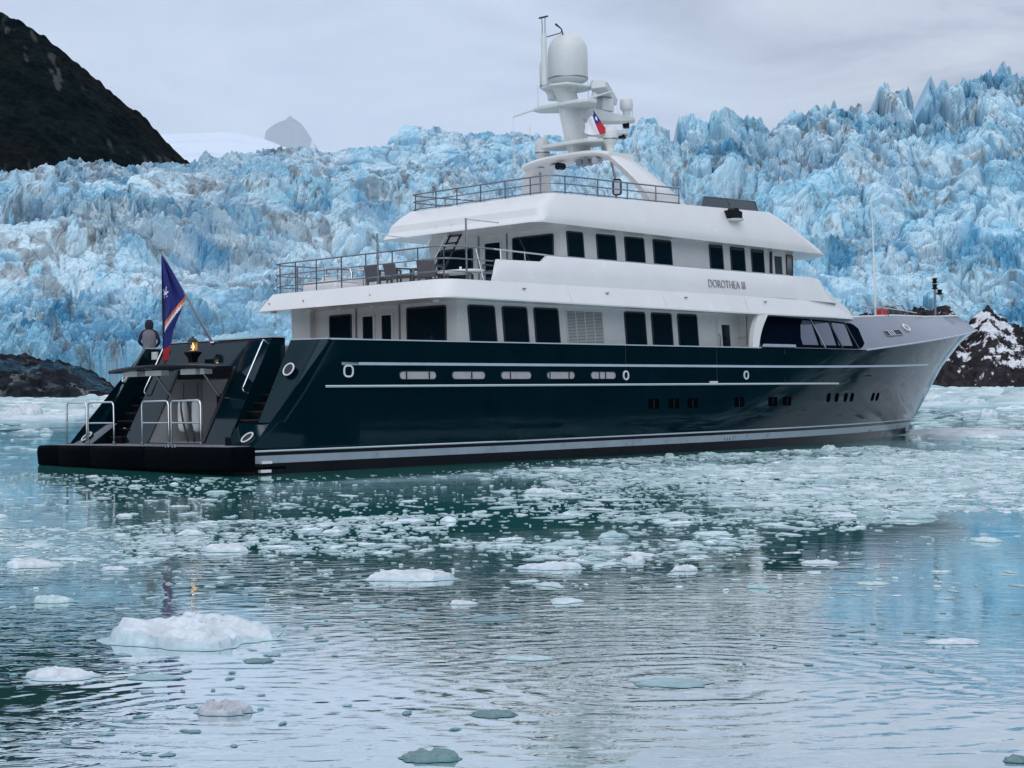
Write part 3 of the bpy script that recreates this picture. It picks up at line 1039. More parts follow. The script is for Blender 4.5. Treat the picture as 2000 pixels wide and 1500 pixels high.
# handrails on the raked sides and the two stairs
for t, a, b in ((2.30, 0.9, 0.1), (-2.35, 0.9, 0.1)):
    mb = MB()
    z0, z1 = 2.0, 3.32
    q = [Vector(p3(rake(z0), t, z0)) + Vector((-0.02, 0, 0.03))]
    for z in (z0 + 0.03, z0 + 0.1, z1 - 0.1, z1):
        q.append(Vector(p3(rake(z), t, z)) + Vector((-0.10, 0, 0.09)))
    q.append(Vector(p3(rake(z1 + 0.02), t, z1 + 0.02)) + Vector((0.03, 0, -0.02)))
    mb.tube(q, 0.026, 8)
    part(mb, 'stair_handrail', 'steel', smooth=60)
for sgn in (1, -1):
    mb = MB()
    mb.box(2.9, 3.0, -3.4 if sgn > 0 else 2.4, -2.4 if sgn > 0 else 3.4, 0.6, 2.36)
    st = part(mb, 'stairs', 'hull_black')
    n = 8
    for i in range(n):
        z = 0.64 + (i + 1) * (2.4 - 0.64) / n
        s = 1.05 + i * 0.245
        t0, t1 = 2.46, 3.39
        mb = MB()
        y0, y1 = sorted((-sgn * t0, -sgn * t1))
        mb.box(s, 3.0, y0, y1, z - 0.222, z - 0.03)
        step = part(mb, 'step', 'hull_black', st)
        mb = MB()
        mb.box(s - 0.02, s + 0.28, y0, y1, z - 0.03, z)
        part(mb, 'tread', 'dark_teak', st)
    mb = MB()
    for i in (1, 3, 4, 6):
        z = 0.64 + (i + 1) * 0.22
        mb.lathe([(0.03, 0), (0.03, 0.02)], p3(1.1 + i * 0.245, -2.75 * 1, z + 0.001), 8) if sgn < 0 else None
    if sgn < 0:
        part(mb, 'step_light', 'off_white', st)
# white locker seen through the gap behind the starboard stairs
mb = MB()
mb.box(3.3, 4.3, -3.0, 3.0, 2.4, 3.30)
part(mb, 'deck_locker', 'shaded_white', bevel=0.04)
mb = MB()
mb.box(2.66, 2.72, 3.1, 3.35, 3.05, 3.27)
part(mb, 'stern_socket', 'off_white')

# ---- row of slot lights, portholes and vents in the hull side
def hull_frame(s, z, sgn=1):
    """origin and axes on the hull surface"""
    e = 0.05
    c = Vector(p3(s, sgn * half(s, z), z))
    ux = (Vector(p3(s + e, sgn * half(s + e, z), z)) - c).normalized()
    uz = (Vector(p3(s, sgn * half(s, z + e), z + e)) - c).normalized()
    n = ux.cross(uz)
    if n.y * -sgn < 0:
        n = -n
    return c, ux, uz, n


def rr_outline(w, h, r, k=5):
    pts = []
    for cx, cy, a in ((w / 2 - r, h / 2 - r, 0), (-w / 2 + r, h / 2 - r, 90), (-w / 2 + r, -h / 2 + r, 180), (w / 2 - r, -h / 2 + r, 270)):
        for i in range(k + 1):
            b = R(a + 90 * i / k)
            pts.append((cx + r * math.cos(b), cy + r * math.sin(b)))
    return pts


def place(c, ux, uz, n, pts, off):
    return [tuple(c + ux * x + uz * y + n * off) for x, y in pts]


def frame_ring(mb, c, ux, uz, n, w, h, r, wid, out, base=-0.01):
    a = rr_outline(w, h, r)
    b = rr_outline(w - 2 * wid, h - 2 * wid, max(r - wid, 0.005))
    mb.loft([place(c, ux, uz, n, a, base), place(c, ux, uz, n, a, out), place(c, ux, uz, n, b, out), place(c, ux, uz, n, b, base)], True, False)


def framed(name, fmat, pane, pmat, c, ux, uz, n, w, h, r, wid=0.03, out=0.02, pin=0.006, parent=None):
    mb = MB()
    frame_ring(mb, c, ux, uz, n, w, h, r, wid, out)
    f = part(mb, name, fmat, parent, smooth=40)
    mb = MB()
    q = rr_outline(w - 1.6 * wid, h - 1.6 * wid, max(r - wid * 0.8, 0.005))
    mb.poly(place(c, ux, uz, n, q, pin))
    part(mb, pane, pmat, f, smooth=0)
    return f


for s, w, div in ((6.11, 1.36, (-0.42, 0.42)), (8.04, 1.30, (0.12,)), (9.96, 1.26, (-0.24,)), (11.87, 1.22, (-0.48, 0.36)), (13.79, 1.16, (-0.18, 0.10))):
    for sgn in (1,):
        c, ux, uz, n = hull_frame(s, 2.42, sgn)
        f = framed('slot_window', 'steel', 'pane', 'interior', c, ux, uz, n, w, 0.235, 0.115, 0.018, 0.016, 0.005)
        for d in div:
            mb = MB()
            mb.loft([place(c + ux * d, ux, uz, n, rr_outline(0.05, 0.20, 0.004), o) for o in (0.0, 0.012)], True, True)
            part(mb, 'mullion', 'seal', f)
for s, z, w in ((3.64, 2.53, 0.34), (14.85, 2.42, 0.27), (21.12, 2.43, 0.27)):
    c, ux, uz, n = hull_frame(s, z, 1)
    f = framed('porthole', 'off_white', 'pane', 'glass' if s > 5 else 'interior', c, ux, uz, n, w, 0.30 if s > 5 else 0.33, 0.13, 0.045, 0.03)
c, ux, uz, n = hull_frame(19.3, 2.20, 1)
mb = MB()
mb.loft([place(c, ux, uz, n, rr_outline(0.40, 0.055, 0.01), o) for o in (0, 0.05)], True, True)
part(mb, 'door_step', 'off_white')
for s in (16.2, 17.21, 18.19, 20.72, 22.7, 23.61):
    c, ux, uz, n = hull_frame(s, 1.52, 1)
    f = framed('hull_window', 'hole', 'pane', 'hole', c, ux, uz, n, 0.52, 0.31, 0.02, 0.03, 0.015)
    mb = MB()
    mb.loft([place(c, ux, uz, n, rr_outline(0.02, 0.27, 0.004), o) for o in (0, 0.012)], True, True)
    part(mb, 'mullion', 'seal', f)
for s in (26.55, 27.2, 27.95, 28.5, 30.55, 31.05):
    c, ux, uz, n = hull_frame(s, 1.62, 1)
    framed('hull_porthole', 'hole', 'pane', 'hole', c, ux, uz, n, 0.26, 0.34, 0.12, 0.03, 0.015)
for s, z in ((0.75, 0.20), (0.72, -0.02)):
    mb = MB()
    mb.box(s, s + 0.32, -4.42, -4.3, z, z + 0.07)
    part(mb, 'exhaust_cover', 'off_white')
# draught marks
for s, k in ((19.95, 3), (31.6, 3), (37.6, 3)):
    mb = MB()
    for i in range(k):
        c, ux, uz, n = hull_frame(s + i * 0.14, 0.30, 1)
        mb.loft([place(c, ux, uz, n, [(-0.03, -0.05), (0.03, -0.05), (0.0, 0.06)], o) for o in (0.0, 0.012)], True, True)
    part(mb, 'draught_mark', 'hull_black')

# ---- raised bow bulwark
BT = [(22, 4.50), (28.9, 4.62), (33, 4.83), (37.8, 4.96), (43.2, 5.22)]


def bow_top(s):
    return float(np.interp(s, [a for a, _ in BT], [b for _, b in BT]))


def bow_pt(f, w):
    sb = 22 + (44.93 - 22) * f
    zb = knuckle(sb)
    tb = half(sb, zb)
    sd = 22 + (43.2 - 22) * f
    zt = bow_top(sd)
    k = max(0.0, min(1.0, (sb - 22) / 10))
    tt = max(0.0, tb - (0.08 + 0.62 * k)) if f < 1 else 0.0
    tt = min(tt, max(tb * 0.9, 0))
    s, t, z = sb + (sd - sb) * w, tb + (tt - tb) * w, zb + (zt - zb) * w
    if sb < 28.98:
        pass
    return s, t, z


mb = MB()
fs = [i / 72 for i in range(73)]
for sgn in (1, -1):
    rows = []
    for w in (0, 0.06, 0.25, 0.5, 0.75, 0.94, 1.0):
        row = []
        for f in fs:
            s, t, z = bow_pt(f, w)
            t += 0.02 * math.sin(math.pi * w)
            if s < 30 and sgn > 0:
                t -= 0.0
            row.append(p3(s, sgn * t, z))
        rows.append(row)
    inner = []
    for f in fs:
        s, t, z = bow_pt(f, 1.0)
        inner.append(p3(s - 0.05, sgn * max(0, t - 0.12), z))
    low = [(x, y, z - 1.0) for x, y, z in inner]
    mb.loft(rows + [inner, low], closed=False, caps=False)
bowb = part(mb, 'bow_bulwark', 'grey_paint', smooth=35)
mb = MB()
for sgn in (1, -1):
    mb.tube([p3(bow_pt(f, 0)[0], sgn * (bow_pt(f, 0)[1] + 0.012), bow_pt(f, 0)[2]) for f in fs if f > 0.30], 0.035, 8)
part(mb, 'knuckle_rail', 'pale_stripe', bowb, smooth=60)
mb = MB()
for sgn in (1, -1):
    mb.tube([p3(bow_pt(f, 1)[0], sgn * max(0, bow_pt(f, 1)[1] - 0.05), bow_pt(f, 1)[2] + 0.01) for f in fs if f > 0.30], 0.045, 8)
part(mb, 'bow_cap', 'off_white', bowb, smooth=60)
# foredeck
mb = MB()
pts = [p3(bow_pt(f, 1)[0] - 0.05, max(0, bow_pt(f, 1)[1] - 0.12), bow_pt(f, 1)[2] - 0.75) for f in fs]
mb.poly(pts + [(x, -y, z) for x, y, z in pts[::-1][1:]])
part(mb, 'fore_deck', 'teak')


def bow_xyz(s_target, w, off=0.0, sgn=1):
    lo, hi = 0.0, 1.0
    for _ in range(40):
        f = (lo + hi) / 2
        if bow_pt(f, w)[0] < s_target:
            lo = f
        else:
            hi = f
    a = Vector(p3(*bow_pt(f, w)))
    a2 = Vector(p3(*bow_pt(min(f + .01, 1), w)))
    b = Vector(p3(*bow_pt(f, min(1, w + 0.05)))) if w < 0.95 else a * 2 - Vector(p3(*bow_pt(f, w - 0.05)))
    ux, uz = (a2 - a).normalized(), (b - a).normalized()
    n = ux.cross(uz).normalized()
    if n.y > 0:
        n = -n
    a = a + n * (off + 0.02 * math.sin(math.pi * w))
    return a, ux, uz, n


# dark glazed panel set into the forward side: a long wedge with a rounded front corner
def bow_patch(name, mat, outline, off, thick, parent=None):
    mb = MB()
    rings = []
    for o in (off, off + thick):
        rings.append([tuple(bow_xyz(s, w, o)[0]) for s, w in outline])
    # triangulated as a fan of quads along the length so that it follows the curve of the side
    n = len(rings[0]) // 2
    for k in range(n - 1):
        a, b = k, k + 1
        c, d = len(rings[0]) - 2 - k, len(rings[0]) - 1 - k
        q = rings[1]
        mb.poly([q[a], q[b], q[c], q[d]])
    mb.loft(rings, True, False)
    return part(mb, name, mat, parent, smooth=30)


def wedge(s_lo, s_hi, n, lo, hi):
    ss_ = [s_lo + (s_hi - s_lo) * i / n for i in range(n + 1)]
    return [(s, lo(s)) for s in ss_] + [(s, hi(s)) for s in ss_[::-1]]


def hi_fn(s):
    base = 0.97 - 0.032 * max(0, s - 23.5)
    e = max(0.0, (s - 28.5) / 0.5)
    return max(0.05, base - 0.16 * e * e)


def lo_fn(s):
    e = max(0.0, (s - 28.35) / 0.65)
    return 0.02 + 0.17 * e * e


panel = bow_patch('glazed_panel', 'panel', wedge(22.02, 29.0, 28, lo_fn, hi_fn), 0.012, 0.01, bowb)
for s0, s1, cut in ((24.55, 25.55, 0.55), (25.75, 26.75, 0.0), (26.95, 27.95, 0.0)):
    bow_patch('pane', 'mirror_pane', wedge(s0, s1, 4, lambda s: 0.10, lambda s: min(hi_fn(s) - 0.06, 0.12 + 1.6 * (s - s0 + 0.12)) if cut else hi_fn(s) - 0.06), 0.026, 0.006, bowb)
for s0 in (25.65, 26.85, 28.05):
    bow_patch('mullion', 'dull_steel' if s0 < 26 else 'seal', [(s0 + 0.25, 0.02), (s0 + 0.33, 0.02), (s0 - 0.05, hi_fn(s0) - 0.02), (s0 - 0.12, hi_fn(s0) - 0.02)], 0.03, 0.03, bowb)
bow_patch('sill_plate', 'grey_stripe', [(21.95, 0.01), (24.05, 0.01), (24.05, 0.09), (22.15, 0.09)], 0.03, 0.03, bowb)
# anchor pocket and fairlead on the bow
c, ux, uz, n = bow_xyz(31.9, 0.40)
f = framed('anchor_pocket', 'dull_steel', 'pocket_back', 'hull_black', c, ux, uz, n, 1.55, 0.30, 0.05, 0.04, 0.03)
for d in (-0.45, -0.25, -0.05):
    mb = MB()
    mb.loft([place(c + ux * d, ux, uz, n, rr_outline(0.10, 0.26, 0.02), o) for o in (0.0, 0.06)], True, True)
    part(mb, 'roller', 'steel', f)
mb = MB()
c, ux, uz, n = bow_xyz(33.45, 0.52)
mb.tube([tuple(c + n * 0.03 + ux * (0.20 * math.cos(a)) + uz * (0.17 * math.sin(a))) for a in [2 * math.pi * i / 20 for i in range(20)]], 0.05, 8, closed=True)
f = part(mb, 'bow_fairlead', 'off_white', smooth=60)
mb = MB()
mb.poly(place(c, ux, uz, n, [(0.19 * math.cos(a), 0.16 * math.sin(a)) for a in [2 * math.pi * i / 20 for i in range(20)]], 0.03))
part(mb, 'fairlead_hole', 'seal', f)

# ---- main deck house
TH = 3.42
mb = MB()
mb.loft([[p3(8.5, -TH, z), p3(8.5, TH - 0.25, z), p3(8.58, TH - 0.07, z), p3(8.75, TH, z), p3(23.6, TH, z), p3(23.6, -TH, z)] for z in (2.4, 4.62)], True, True)
house = part(mb, 'main_deck_house', 'shaded_white', smooth=40)


def wall_frame(s, t, z, facing):
    if facing == 'side':
        return Vector(p3(s, t, z)), Vector((1, 0, 0)), Vector((0.05, 0, 1)).normalized() * -1 * -1, Vector((0, -1, 0))
    return Vector(p3(s, t, z)), Vector((0, -1, 0)), Vector((0, 0, 1)), Vector((-1, 0, 0))


def wall_window(name, a0, a1, z0, z1, facing, plane, r=0.10, parent=None, pmat='glass', wid=0.05, fmat='seal'):
    if facing == 'side':
        c = Vector(p3((a0 + a1) / 2, plane, (z0 + z1) / 2))
        ux, uz, n = Vector((1, 0, 0)), Vector((-0.09, 0, 1)).normalized(), Vector((0, -1, 0))
    else:
        c = Vector(p3(plane, (a0 + a1) / 2, (z0 + z1) / 2))
        ux, uz, n = Vector((0, -1, 0)), Vector((0, 0, 1)), Vector((-1, 0, 0))
    return framed(name, fmat, 'pane', pmat, c, ux, uz, n, a1 - a0, z1 - z0, r, wid, 0.028, 0.008, parent)


for a0, a1 in ((8.98, 10.10), (10.39, 11.47), (11.75, 12.85), (15.95, 17.0), (17.3, 18.36), (18.66, 19.72)):
    wall_window('window', a0, a1, 3.12, 4.50, 'side', TH, 0.10)
for a0, a1, b0, b1 in ((13.18, 14.9, 3.30, 4.46),):
    c = Vector(p3((a0 + a1) / 2, TH, (b0 + b1) / 2))
    ux, uz, n = Vector((1, 0, 0)), Vector((-0.09, 0, 1)).normalized(), Vector((0, -1, 0))
    mb = MB()
    frame_ring(mb, c, ux, uz, n, a1 - a0, b1 - b0, 0.02, 0.035, 0.03)
    lv = part(mb, 'louvre', 'shaded_white')
    mb = MB()
    mb.poly(place(c, ux, uz, n, rr_outline(a1 - a0 - 0.06, b1 - b0 - 0.06, 0.01), 0.003))
    part(mb, 'louvre_back', 'hull_black', lv)
    H_ = b1 - b0 - 0.07
    for i in range(24):
        y = -H_ / 2 + (i + 0.5) * H_ / 24
        mb = MB()
        q = []
        for x in (-(a1 - a0) / 2 + 0.035, (a1 - a0) / 2 - 0.035):
            q.append([tuple(c + ux * x + uz * (y + 0.010) + n * 0.006), tuple(c + ux * x + uz * (y - 0.016) + n * 0.030), tuple(c + ux * x + uz * (y - 0.022) + n * 0.024), tuple(c + ux * x + uz * (y + 0.004) + n * 0.004)])
        mb.loft(q, True, True)
        part(mb, 'slat', 'shaded_white', lv, smooth=0)
    for x in (-0.42, 0.0, 0.42):
        mb = MB()
        mb.loft([place(c + ux * x, ux, uz, n, rr_outline(0.022, H_, 0.004), o) for o in (0.012, 0.034)], True, True)
        part(mb, 'louvre_bar', 'shaded_white', lv)
d = wall_window('side_door', 20.85, 21.75, 2.42, 4.40, 'side', TH, 0.08, wid=0.22, fmat='shaded_white')
mb = MB()
mb.tube([p3(20.80, TH + 0.05, 3.85), p3(20.84, TH + 0.10, 3.8), p3(20.84, TH + 0.10, 3.45), p3(20.80, TH + 0.05, 3.4)], 0.018, 6)
part(mb, 'door_handle', 'dull_steel', d)
mb = MB()
mb.loft([[p3(20.70, TH, 2.42), p3(20.70, TH + 0.03, 2.42), p3(20.74, TH + 0.03, 2.42), p3(20.74, TH, 2.42)], [p3(20.70, TH, 4.5), p3(20.70, TH + 0.03, 4.5), p3(20.74, TH + 0.03, 4.5), p3(20.74, TH, 4.5)]], True, True)
part(mb, 'door_hinge', 'off_white', d)
# aft face: window, double door, big window; port return panel
SA = 8.5
wall_window('window', -2.32, -1.25, 2.75, 4.44, 'aft', SA, 0.08)
wall_window('window', 1.28, 3.0, 2.62, 4.50, 'aft', SA, 0.08, wid=0.06)
for a0, a1 in ((-0.82, -0.14), (0.06, 0.70)):
    wall_window('saloon_door', a0, a1, 2.45, 4.42, 'aft', SA, 0.10, wid=0.10, fmat='shaded_white')
mb = MB()
for t in (-1.02, 0.98):
    mb.box(SA - 0.05, SA, -t - 0.02, -t + 0.02, 2.4, 4.6)
part(mb, 'wall_batten', 'dull_steel', house)
mb = MB()
mb.loft([[p3(8.3, -3.98, z), p3(8.3, -3.05, z), p3(8.5, -3.05, z), p3(8.5, -3.98, z)] for z in (2.4, 4.62)], True, True)
part(mb, 'side_screen', 'shaded_white', house)
mb = MB()
mb.tube([p3(8.1, -2.6, 2.9), p3(8.25, -3.0, 3.55)], 0.02, 6)
part(mb, 'grab_rail', 'dull_steel', house)
# raked white stanchion where the side deck ends, and the bulkhead behind it
mb = MB()
rings = []
for i in range(9):
    f = i / 8
    z = 3.385 + (4.52 - 3.385) * f
    s = 21.72 + 0.42 * f + 0.10 * math.sin(math.pi * f) * -1
    rings.append([p3(s - 0.14 - 0.06 * f, 4.33, z), p3(s + 0.14 + 0.14 * f, 4.38, z), p3(s + 0.14 + 0.14 * f, 4.20, z), p3(s - 0.14 - 0.06 * f, 4.15, z)])
mb.loft(rings, True, True)
part(mb, 'raked_stanchion', 'white', smooth=40)
mb = MB()
mb.box(22.0, 22.1, -4.2, 4.2, 2.4, 4.6)
part(mb, 'side_bulkhead', 'shaded_white')
mb = MB()
for z in (3.55, 3.75):
    mb.box(21.9, 22.0, -4.1, -3.95, z, z + 0.03)
part(mb, 'fire_point', 'hull_black')

# ---- upper deck: slab with sloping fascia, bulwark, trunk cabin
def outline(half_t, s_aft, s_turn, tip, r=0.55, front=0.75):
    """closed plan outline, starboard side first: aft corner rounded, elliptical front"""
    st = [(s_aft, half_t - r)] + [(s_aft + r - r * math.cos(a), half_t - r + r * math.sin(a)) for a in [math.pi / 2 * i / 6 for i in range(1, 7)]]
    n = 14
    for i in range(1, n + 1):
        f = i / n
        st.append((s_aft + r + (s_turn - s_aft - r) * f, half_t))
    m = 14
    for i in range(1, m + 1):
        a = math.pi / 2 * i / m
        st.append((s_turn + (tip - s_turn) * math.sin(a) ** 1.0, half_t * math.cos(a) ** front))
    pt = [(s, -t) for s, t in st[::-1][1:]]
    return st + pt[:-1] + [(s_aft, -(half_t - r))]


def slab_ring(o, zf):
    return [p3(s, t, zf(s, t)) for s, t in o]


zb = lambda s, t: 4.60 - 0.006 * max(0, s - 7) + 0.0016 * max(0, s - 22) ** 2
zc1 = lambda s, t: 5.14 - 0.006 * max(0, s - 20)
mb = MB()
mb.loft([slab_ring(outline(4.36, 7.0, 24.5, 31.6), zb), slab_ring(outline(4.37, 7.02, 24.5, 31.5), lambda s, t: zb(s, t) + 0.04),
         slab_ring(outline(4.16, 7.40, 24.5, 29.9), zc1), slab_ring(outline(4.06, 7.50, 24.4, 29.7), lambda s, t: zc1(s, t) + 0.02)], True, True)
band = part(mb, 'upper_deck_band', 'white', smooth=32)


def bul_top(s):
    tab = [(9.30, 5.17), (9.62, 5.80), (11.50, 5.82), (11.78, 6.02), (24.5, 5.96), (27.2, 5.97)]
    return float(np.interp(s, [a for a, _ in tab], [b for _, b in tab]))


mb = MB()
for sgn in (1, -1):
    st = [9.30, 9.46, 9.62, 10.5, 11.48, 11.63, 11.78, 12.5, 13.5] + [13.5 + i * 1.0 for i in range(1, 12)]
    rings = []
    for s in st:
        zt = bul_top(s)
        ti = 4.155 - 0.19 * (zt - 5.14) / 0.88
        tm = 4.155 - 0.035
        zm = 5.14 + min(0.30, (zt - 5.14) * 0.4)
        rings.append([p3(s, sgn * 4.155, 5.13), p3(s, sgn * 4.135, zm), p3(s, sgn * (4.135 - (4.135 - ti) * 0.30), zm + (zt - zm) * 0.58), p3(s, sgn * ti, zt), p3(s, sgn * (ti - 0.10), zt), p3(s, sgn * 4.0, 5.13)])
    mb.loft(rings, True, True)
# front of the bulwark, sweeping round ahead of the wheelhouse
fr = []
m = 28
for i in range(m + 1):
    a = -math.pi / 2 + math.pi * i / m
    c_, s_ = math.cos(a), math.sin(a)
    sg = 1 if s_ >= 0 else -1
    def ring_pt(h, s0, tip, z):
        return p3(s0 + (tip - s0) * max(c_, 0) ** 0.62, h * sg * abs(s_) ** 0.85, z)
    fr.append([ring_pt(4.155, 24.45, 29.5, 5.10), ring_pt(4.13, 24.45, 28.7, 5.42), ring_pt(3.96, 24.45, 28.2, 5.97), ring_pt(3.86, 24.45, 28.05, 5.97), ring_pt(3.95, 24.45, 28.5, 5.10)])
mb.loft(fr, True, True)
bulw = part(mb, 'upper_bulwark', 'white', smooth=32)
mb = MB()
for sgn in (1, -1):
    mb.tube([p3(s, sgn * 3.92, bul_top(s) + 0.015) for s in (11.8, 14, 17, 20, 23, 24.4)], 0.022, 6)
part(mb, 'bulwark_cap', 'grey_stripe', bulw)
# recessed grey panel at the forward corner
mb = MB()
mb.poly([p3(26.15, 4.02, 5.88), p3(27.35, 3.62, 5.88), p3(27.75, 3.60, 5.16), p3(26.75, 4.06, 5.16)])
# trunk running down to the foredeck
mb = MB()
rings = []
for s, h, zt in ((26.0, 3.3, 5.95), (27.4, 3.25, 5.86), (28.4, 3.1, 5.52), (29.6, 2.95, 5.13), (30.6, 2.6, 4.82), (31.2, 2.2, 4.62)):
    rings.append([p3(s, -h - 0.25, 4.2), p3(s, -h, zt - 0.12), p3(s, -h + 0.3, zt), p3(s, 0, zt + 0.06), p3(s, h - 0.3, zt), p3(s, h, zt - 0.12), p3(s, h + 0.25, 4.2)])
mb.loft(rings, True, True)
part(mb, 'trunk_cabin', 'white', smooth=40)
# name in raised letters on the starboard bulwark
tc_ = bpy.data.curves.new('name_lettering', 'FONT')
tc_.body = 'DOROTHEA III'
tc_.size = 0.40
tc_.extrude = 0.025
tc_.offset = -0.010
tmp = bpy.data.objects.new('tmp', tc_)
COL.objects.link(tmp)
dg = bpy.context.evaluated_depsgraph_get()
dg.update()
me = bpy.data.meshes.new_from_object(tmp.evaluated_get(dg))
bpy.data.objects.remove(tmp)
xs = [v.co.x for v in me.vertices]
sc_ = 2.02 / (max(xs) - min(xs))
for v in me.vertices:
    x, y, z = v.co
    # condensed serif look: narrow the letters and add feet through the bevel
    v.co = ((x - min(xs)) * sc_, 0, 0) if False else ((x - min(xs)) * sc_, y, z)
me.materials.clear()
me.materials.append(M['letter'])
nm = bpy.data.objects.new('name_lettering', me)
COL.objects.link(nm)
nm.parent = bulw
nm.rotation_euler = (R(90 - 9), 0, 0)
nm.location = (19.42, -4.155, 5.36)

# fine joints of the plating and small scuppers in the white sides
for s in (12.4, 16.9, 21.3):
    mb = MB()
    mb.loft([[p3(s, 4.372, 4.645), p3(s, 4.172, 5.125), p3(s, 4.15, 5.125), p3(s, 4.35, 4.645)], [p3(s + 0.007, 4.372, 4.645), p3(s + 0.007, 4.172, 5.125), p3(s + 0.007, 4.15, 5.125), p3(s + 0.007, 4.35, 4.645)]], True, True)
    part(mb, 'plate_joint', 'off_white', band)
for s in (10.4, 14.1, 18.0, 22.4):
    mb = MB()
    mb.box(s, s + 0.10, -4.30, -4.22, 4.95, 4.98)
    part(mb, 'scupper', 'dull_steel', band)
# louvre-like small bolts of the awning sockets in the aft fascia
mb = MB()
for s, t in ((7.14, -3.6), (7.14, -1.9), (7.16, 1.2), (7.2, 3.3)):
    mb.loft([[(s - 0.03, -t - 0.03, 4.80), (s - 0.03, -t + 0.03, 4.86), (s - 0.01, -t + 0.04, 4.84), (s - 0.01, -t - 0.02, 4.78)], [(s + 0.1, -t - 0.03, 4.80), (s + 0.1, -t + 0.03, 4.86), (s + 0.1, -t + 0.04, 4.84), (s + 0.1, -t - 0.02, 4.78)]], True, True)
part(mb, 'awning_socket', 'dull_steel', band)
for (s, t) in ((7.35, -3.65), (7.9, -2.5), (8.0, -1.2), (8.0, 0.3), (7.9, 3.2)):
    mb = MB()
    mb.lathe([(0.09, -0.06), (0.10, -0.01), (0.10, 0.0)], p3(s, t, 4.60), 12)
    part(mb, 'ceiling_lamp', 'off_white', band)

# ---- railing builder
def railing(name, path, heights, posts, base_z, r=0.024, r_post=0.022, parent=None, lean=0.0, bars_from=None):
    """path: list of (s,t) ; heights: bar heights above base ; posts: list of (s,t)"""
    mb = MB()
    mb.tube([p3(s, t, base_z(s) + heights[0]) for s, t in path], r, 8)
    rail = part(mb, name, 'rail', parent, smooth=60)
    for h in heights[1:]:
        mb = MB()
        mb.tube([p3(s, t, base_z(s) + h) for s, t in path], r * 0.78, 6)
        part(mb, 'rail_bar', 'rail', rail, smooth=60)
    for s, t in posts:
        mb = MB()
        mb.tube([p3(s - lean, t, base_z(s) - 0.05), p3(s, t, base_z(s) + heights[0])], r_post, 6)
        part(mb, 'post', 'rail', rail, smooth=60)
    return rail


UZ = lambda s: 5.16
aft = [(9.45, 4.0), (8.0, 4.03), (7.72, 3.95), (7.55, 3.75), (7.5, 3.3), (7.5, 0), (7.5, -3.3), (7.55, -3.75), (7.72, -3.95), (8.0, -4.03), (9.45, -4.03), (11.7, -4.0)]
railing('deck_railing', aft, (0.93, 0.58, 0.22), [(7.5, t) for t in (-3.5, -2.72, -1.7, -0.5, 0.62, 1.8, 2.9)] + [(7.62, 3.85)] + [(8.6, -4.03), (9.8, -4.03), (10.9, -4.03)], UZ)
mb = MB()
mb.tube([p3(9.45, 4.0, 6.09), p3(11.78, 3.93, 6.04)], 0.024, 8)
r_ = part(mb, 'side_rail', 'steel', smooth=60)
for s, z0, l in ((8.75, 5.14, -0.22), (9.75, 5.8, 0.0), (10.75, 5.81, 0.0)):
    mb = MB()
    mb.tube([p3(s + (0.30 if l else 0), 4.02, z0), p3(s, 4.0, 6.08)], 0.024, 6)
    part(mb, 'post', 'steel', r_, smooth=60)
# awning poles with their arms
for s, t, z1, a in ((8.4, 0.12, 6.80, (10.2, 0.1, 6.72)), (8.42, 3.95, 6.92, (9.8, 3.9, 6.88))):
    mb = MB()
    mb.tube([p3(s, t, 5.1), p3(s, t, z1)], 0.030, 8)
    ap = part(mb, 'awning_pole', 'steel', smooth=60)
    mb = MB()
    mb.tube([p3(s, t, z1 - 0.03), p3(*a)], 0.016, 6)
    part(mb, 'awning_arm', 'steel', ap, smooth=60)
    mb = MB()
    mb.lathe([(0.045, -0.06), (0.05, 0.0), (0.045, 0.06)], p3(s, t, 6.1), 10)
    part(mb, 'collar', 'dull_steel', ap)
# inner guard loops round the stair opening on the port side
for s, t0, t1, zt in ((8.9, -3.7, -1.7, 5.98), (10.3, -3.9, -2.2, 5.98)):
    mb = MB()
    mb.tube([p3(s, t0, 5.1), p3(s, t0 + 0.02, zt - 0.1), p3(s, t0 + 0.12, zt), p3(s, t1 - 0.25, zt), p3(s, t1 - 0.08, zt - 0.08), p3(s, t1, zt - 0.25), p3(s, t1, 5.1)], 0.026, 8)
    gl_ = part(mb, 'stair_guard', 'steel', smooth=60)
    for z in (5.45, 5.75):
        mb = MB()
        mb.tube([p3(s, t0, z), p3(s, t1, z)], 0.018, 6)
        part(mb, 'rail_bar', 'steel', gl_, smooth=60)
    for k in (0.33, 0.66):
        mb = MB()
        mb.tube([p3(s, t0 + (t1 - t0) * k, 5.1), p3(s, t0 + (t1 - t0) * k, zt)], 0.02, 6)
        part(mb, 'post', 'steel', gl_, smooth=60)

# ---- upper deck house and wheelhouse
TU, SU = 3.0, 13.42
mb = MB()
mb.loft([[p3(SU, -TU, z), p3(SU, TU - 0.2, z), p3(SU + 0.06, TU - 0.06, z), p3(SU + 0.2, TU, z), p3(25.4, TU, z), p3(26.35, TU - 0.25, z), p3(27.2, 1.6, z), p3(27.5, 0, z), p3(27.2, -1.6, z), p3(26.35, -TU + 0.25, z), p3(25.4, -TU, z)] for z in (5.05, 7.1)], True, True)
uh = part(mb, 'upper_deck_house', 'shaded_white', smooth=35)
for a0, a1 in ((13.72, 14.5), (15.12, 16.06), (16.5, 17.5), (17.95, 18.92), (20.98, 21.75), (22.18, 23.02), (23.4, 24.16)):
    wall_window('window', a0, a1, 5.92, 6.97, 'side', TU, 0.08)
dd = wall_window('wheelhouse_door', 24.66, 25.42, 5.5, 6.90, 'side', TU, 0.06, wid=0.14, fmat='shaded_white', pmat='tint')
mb = MB()
mb.box(24.5, 24.60, -TU - 0.06, -TU, 5.3, 6.9)
part(mb, 'door_track', 'seal', dd)
c = Vector(p3(25.9, TU - 0.125, 6.2))
ux = Vector((0.967, 0.255, 0))
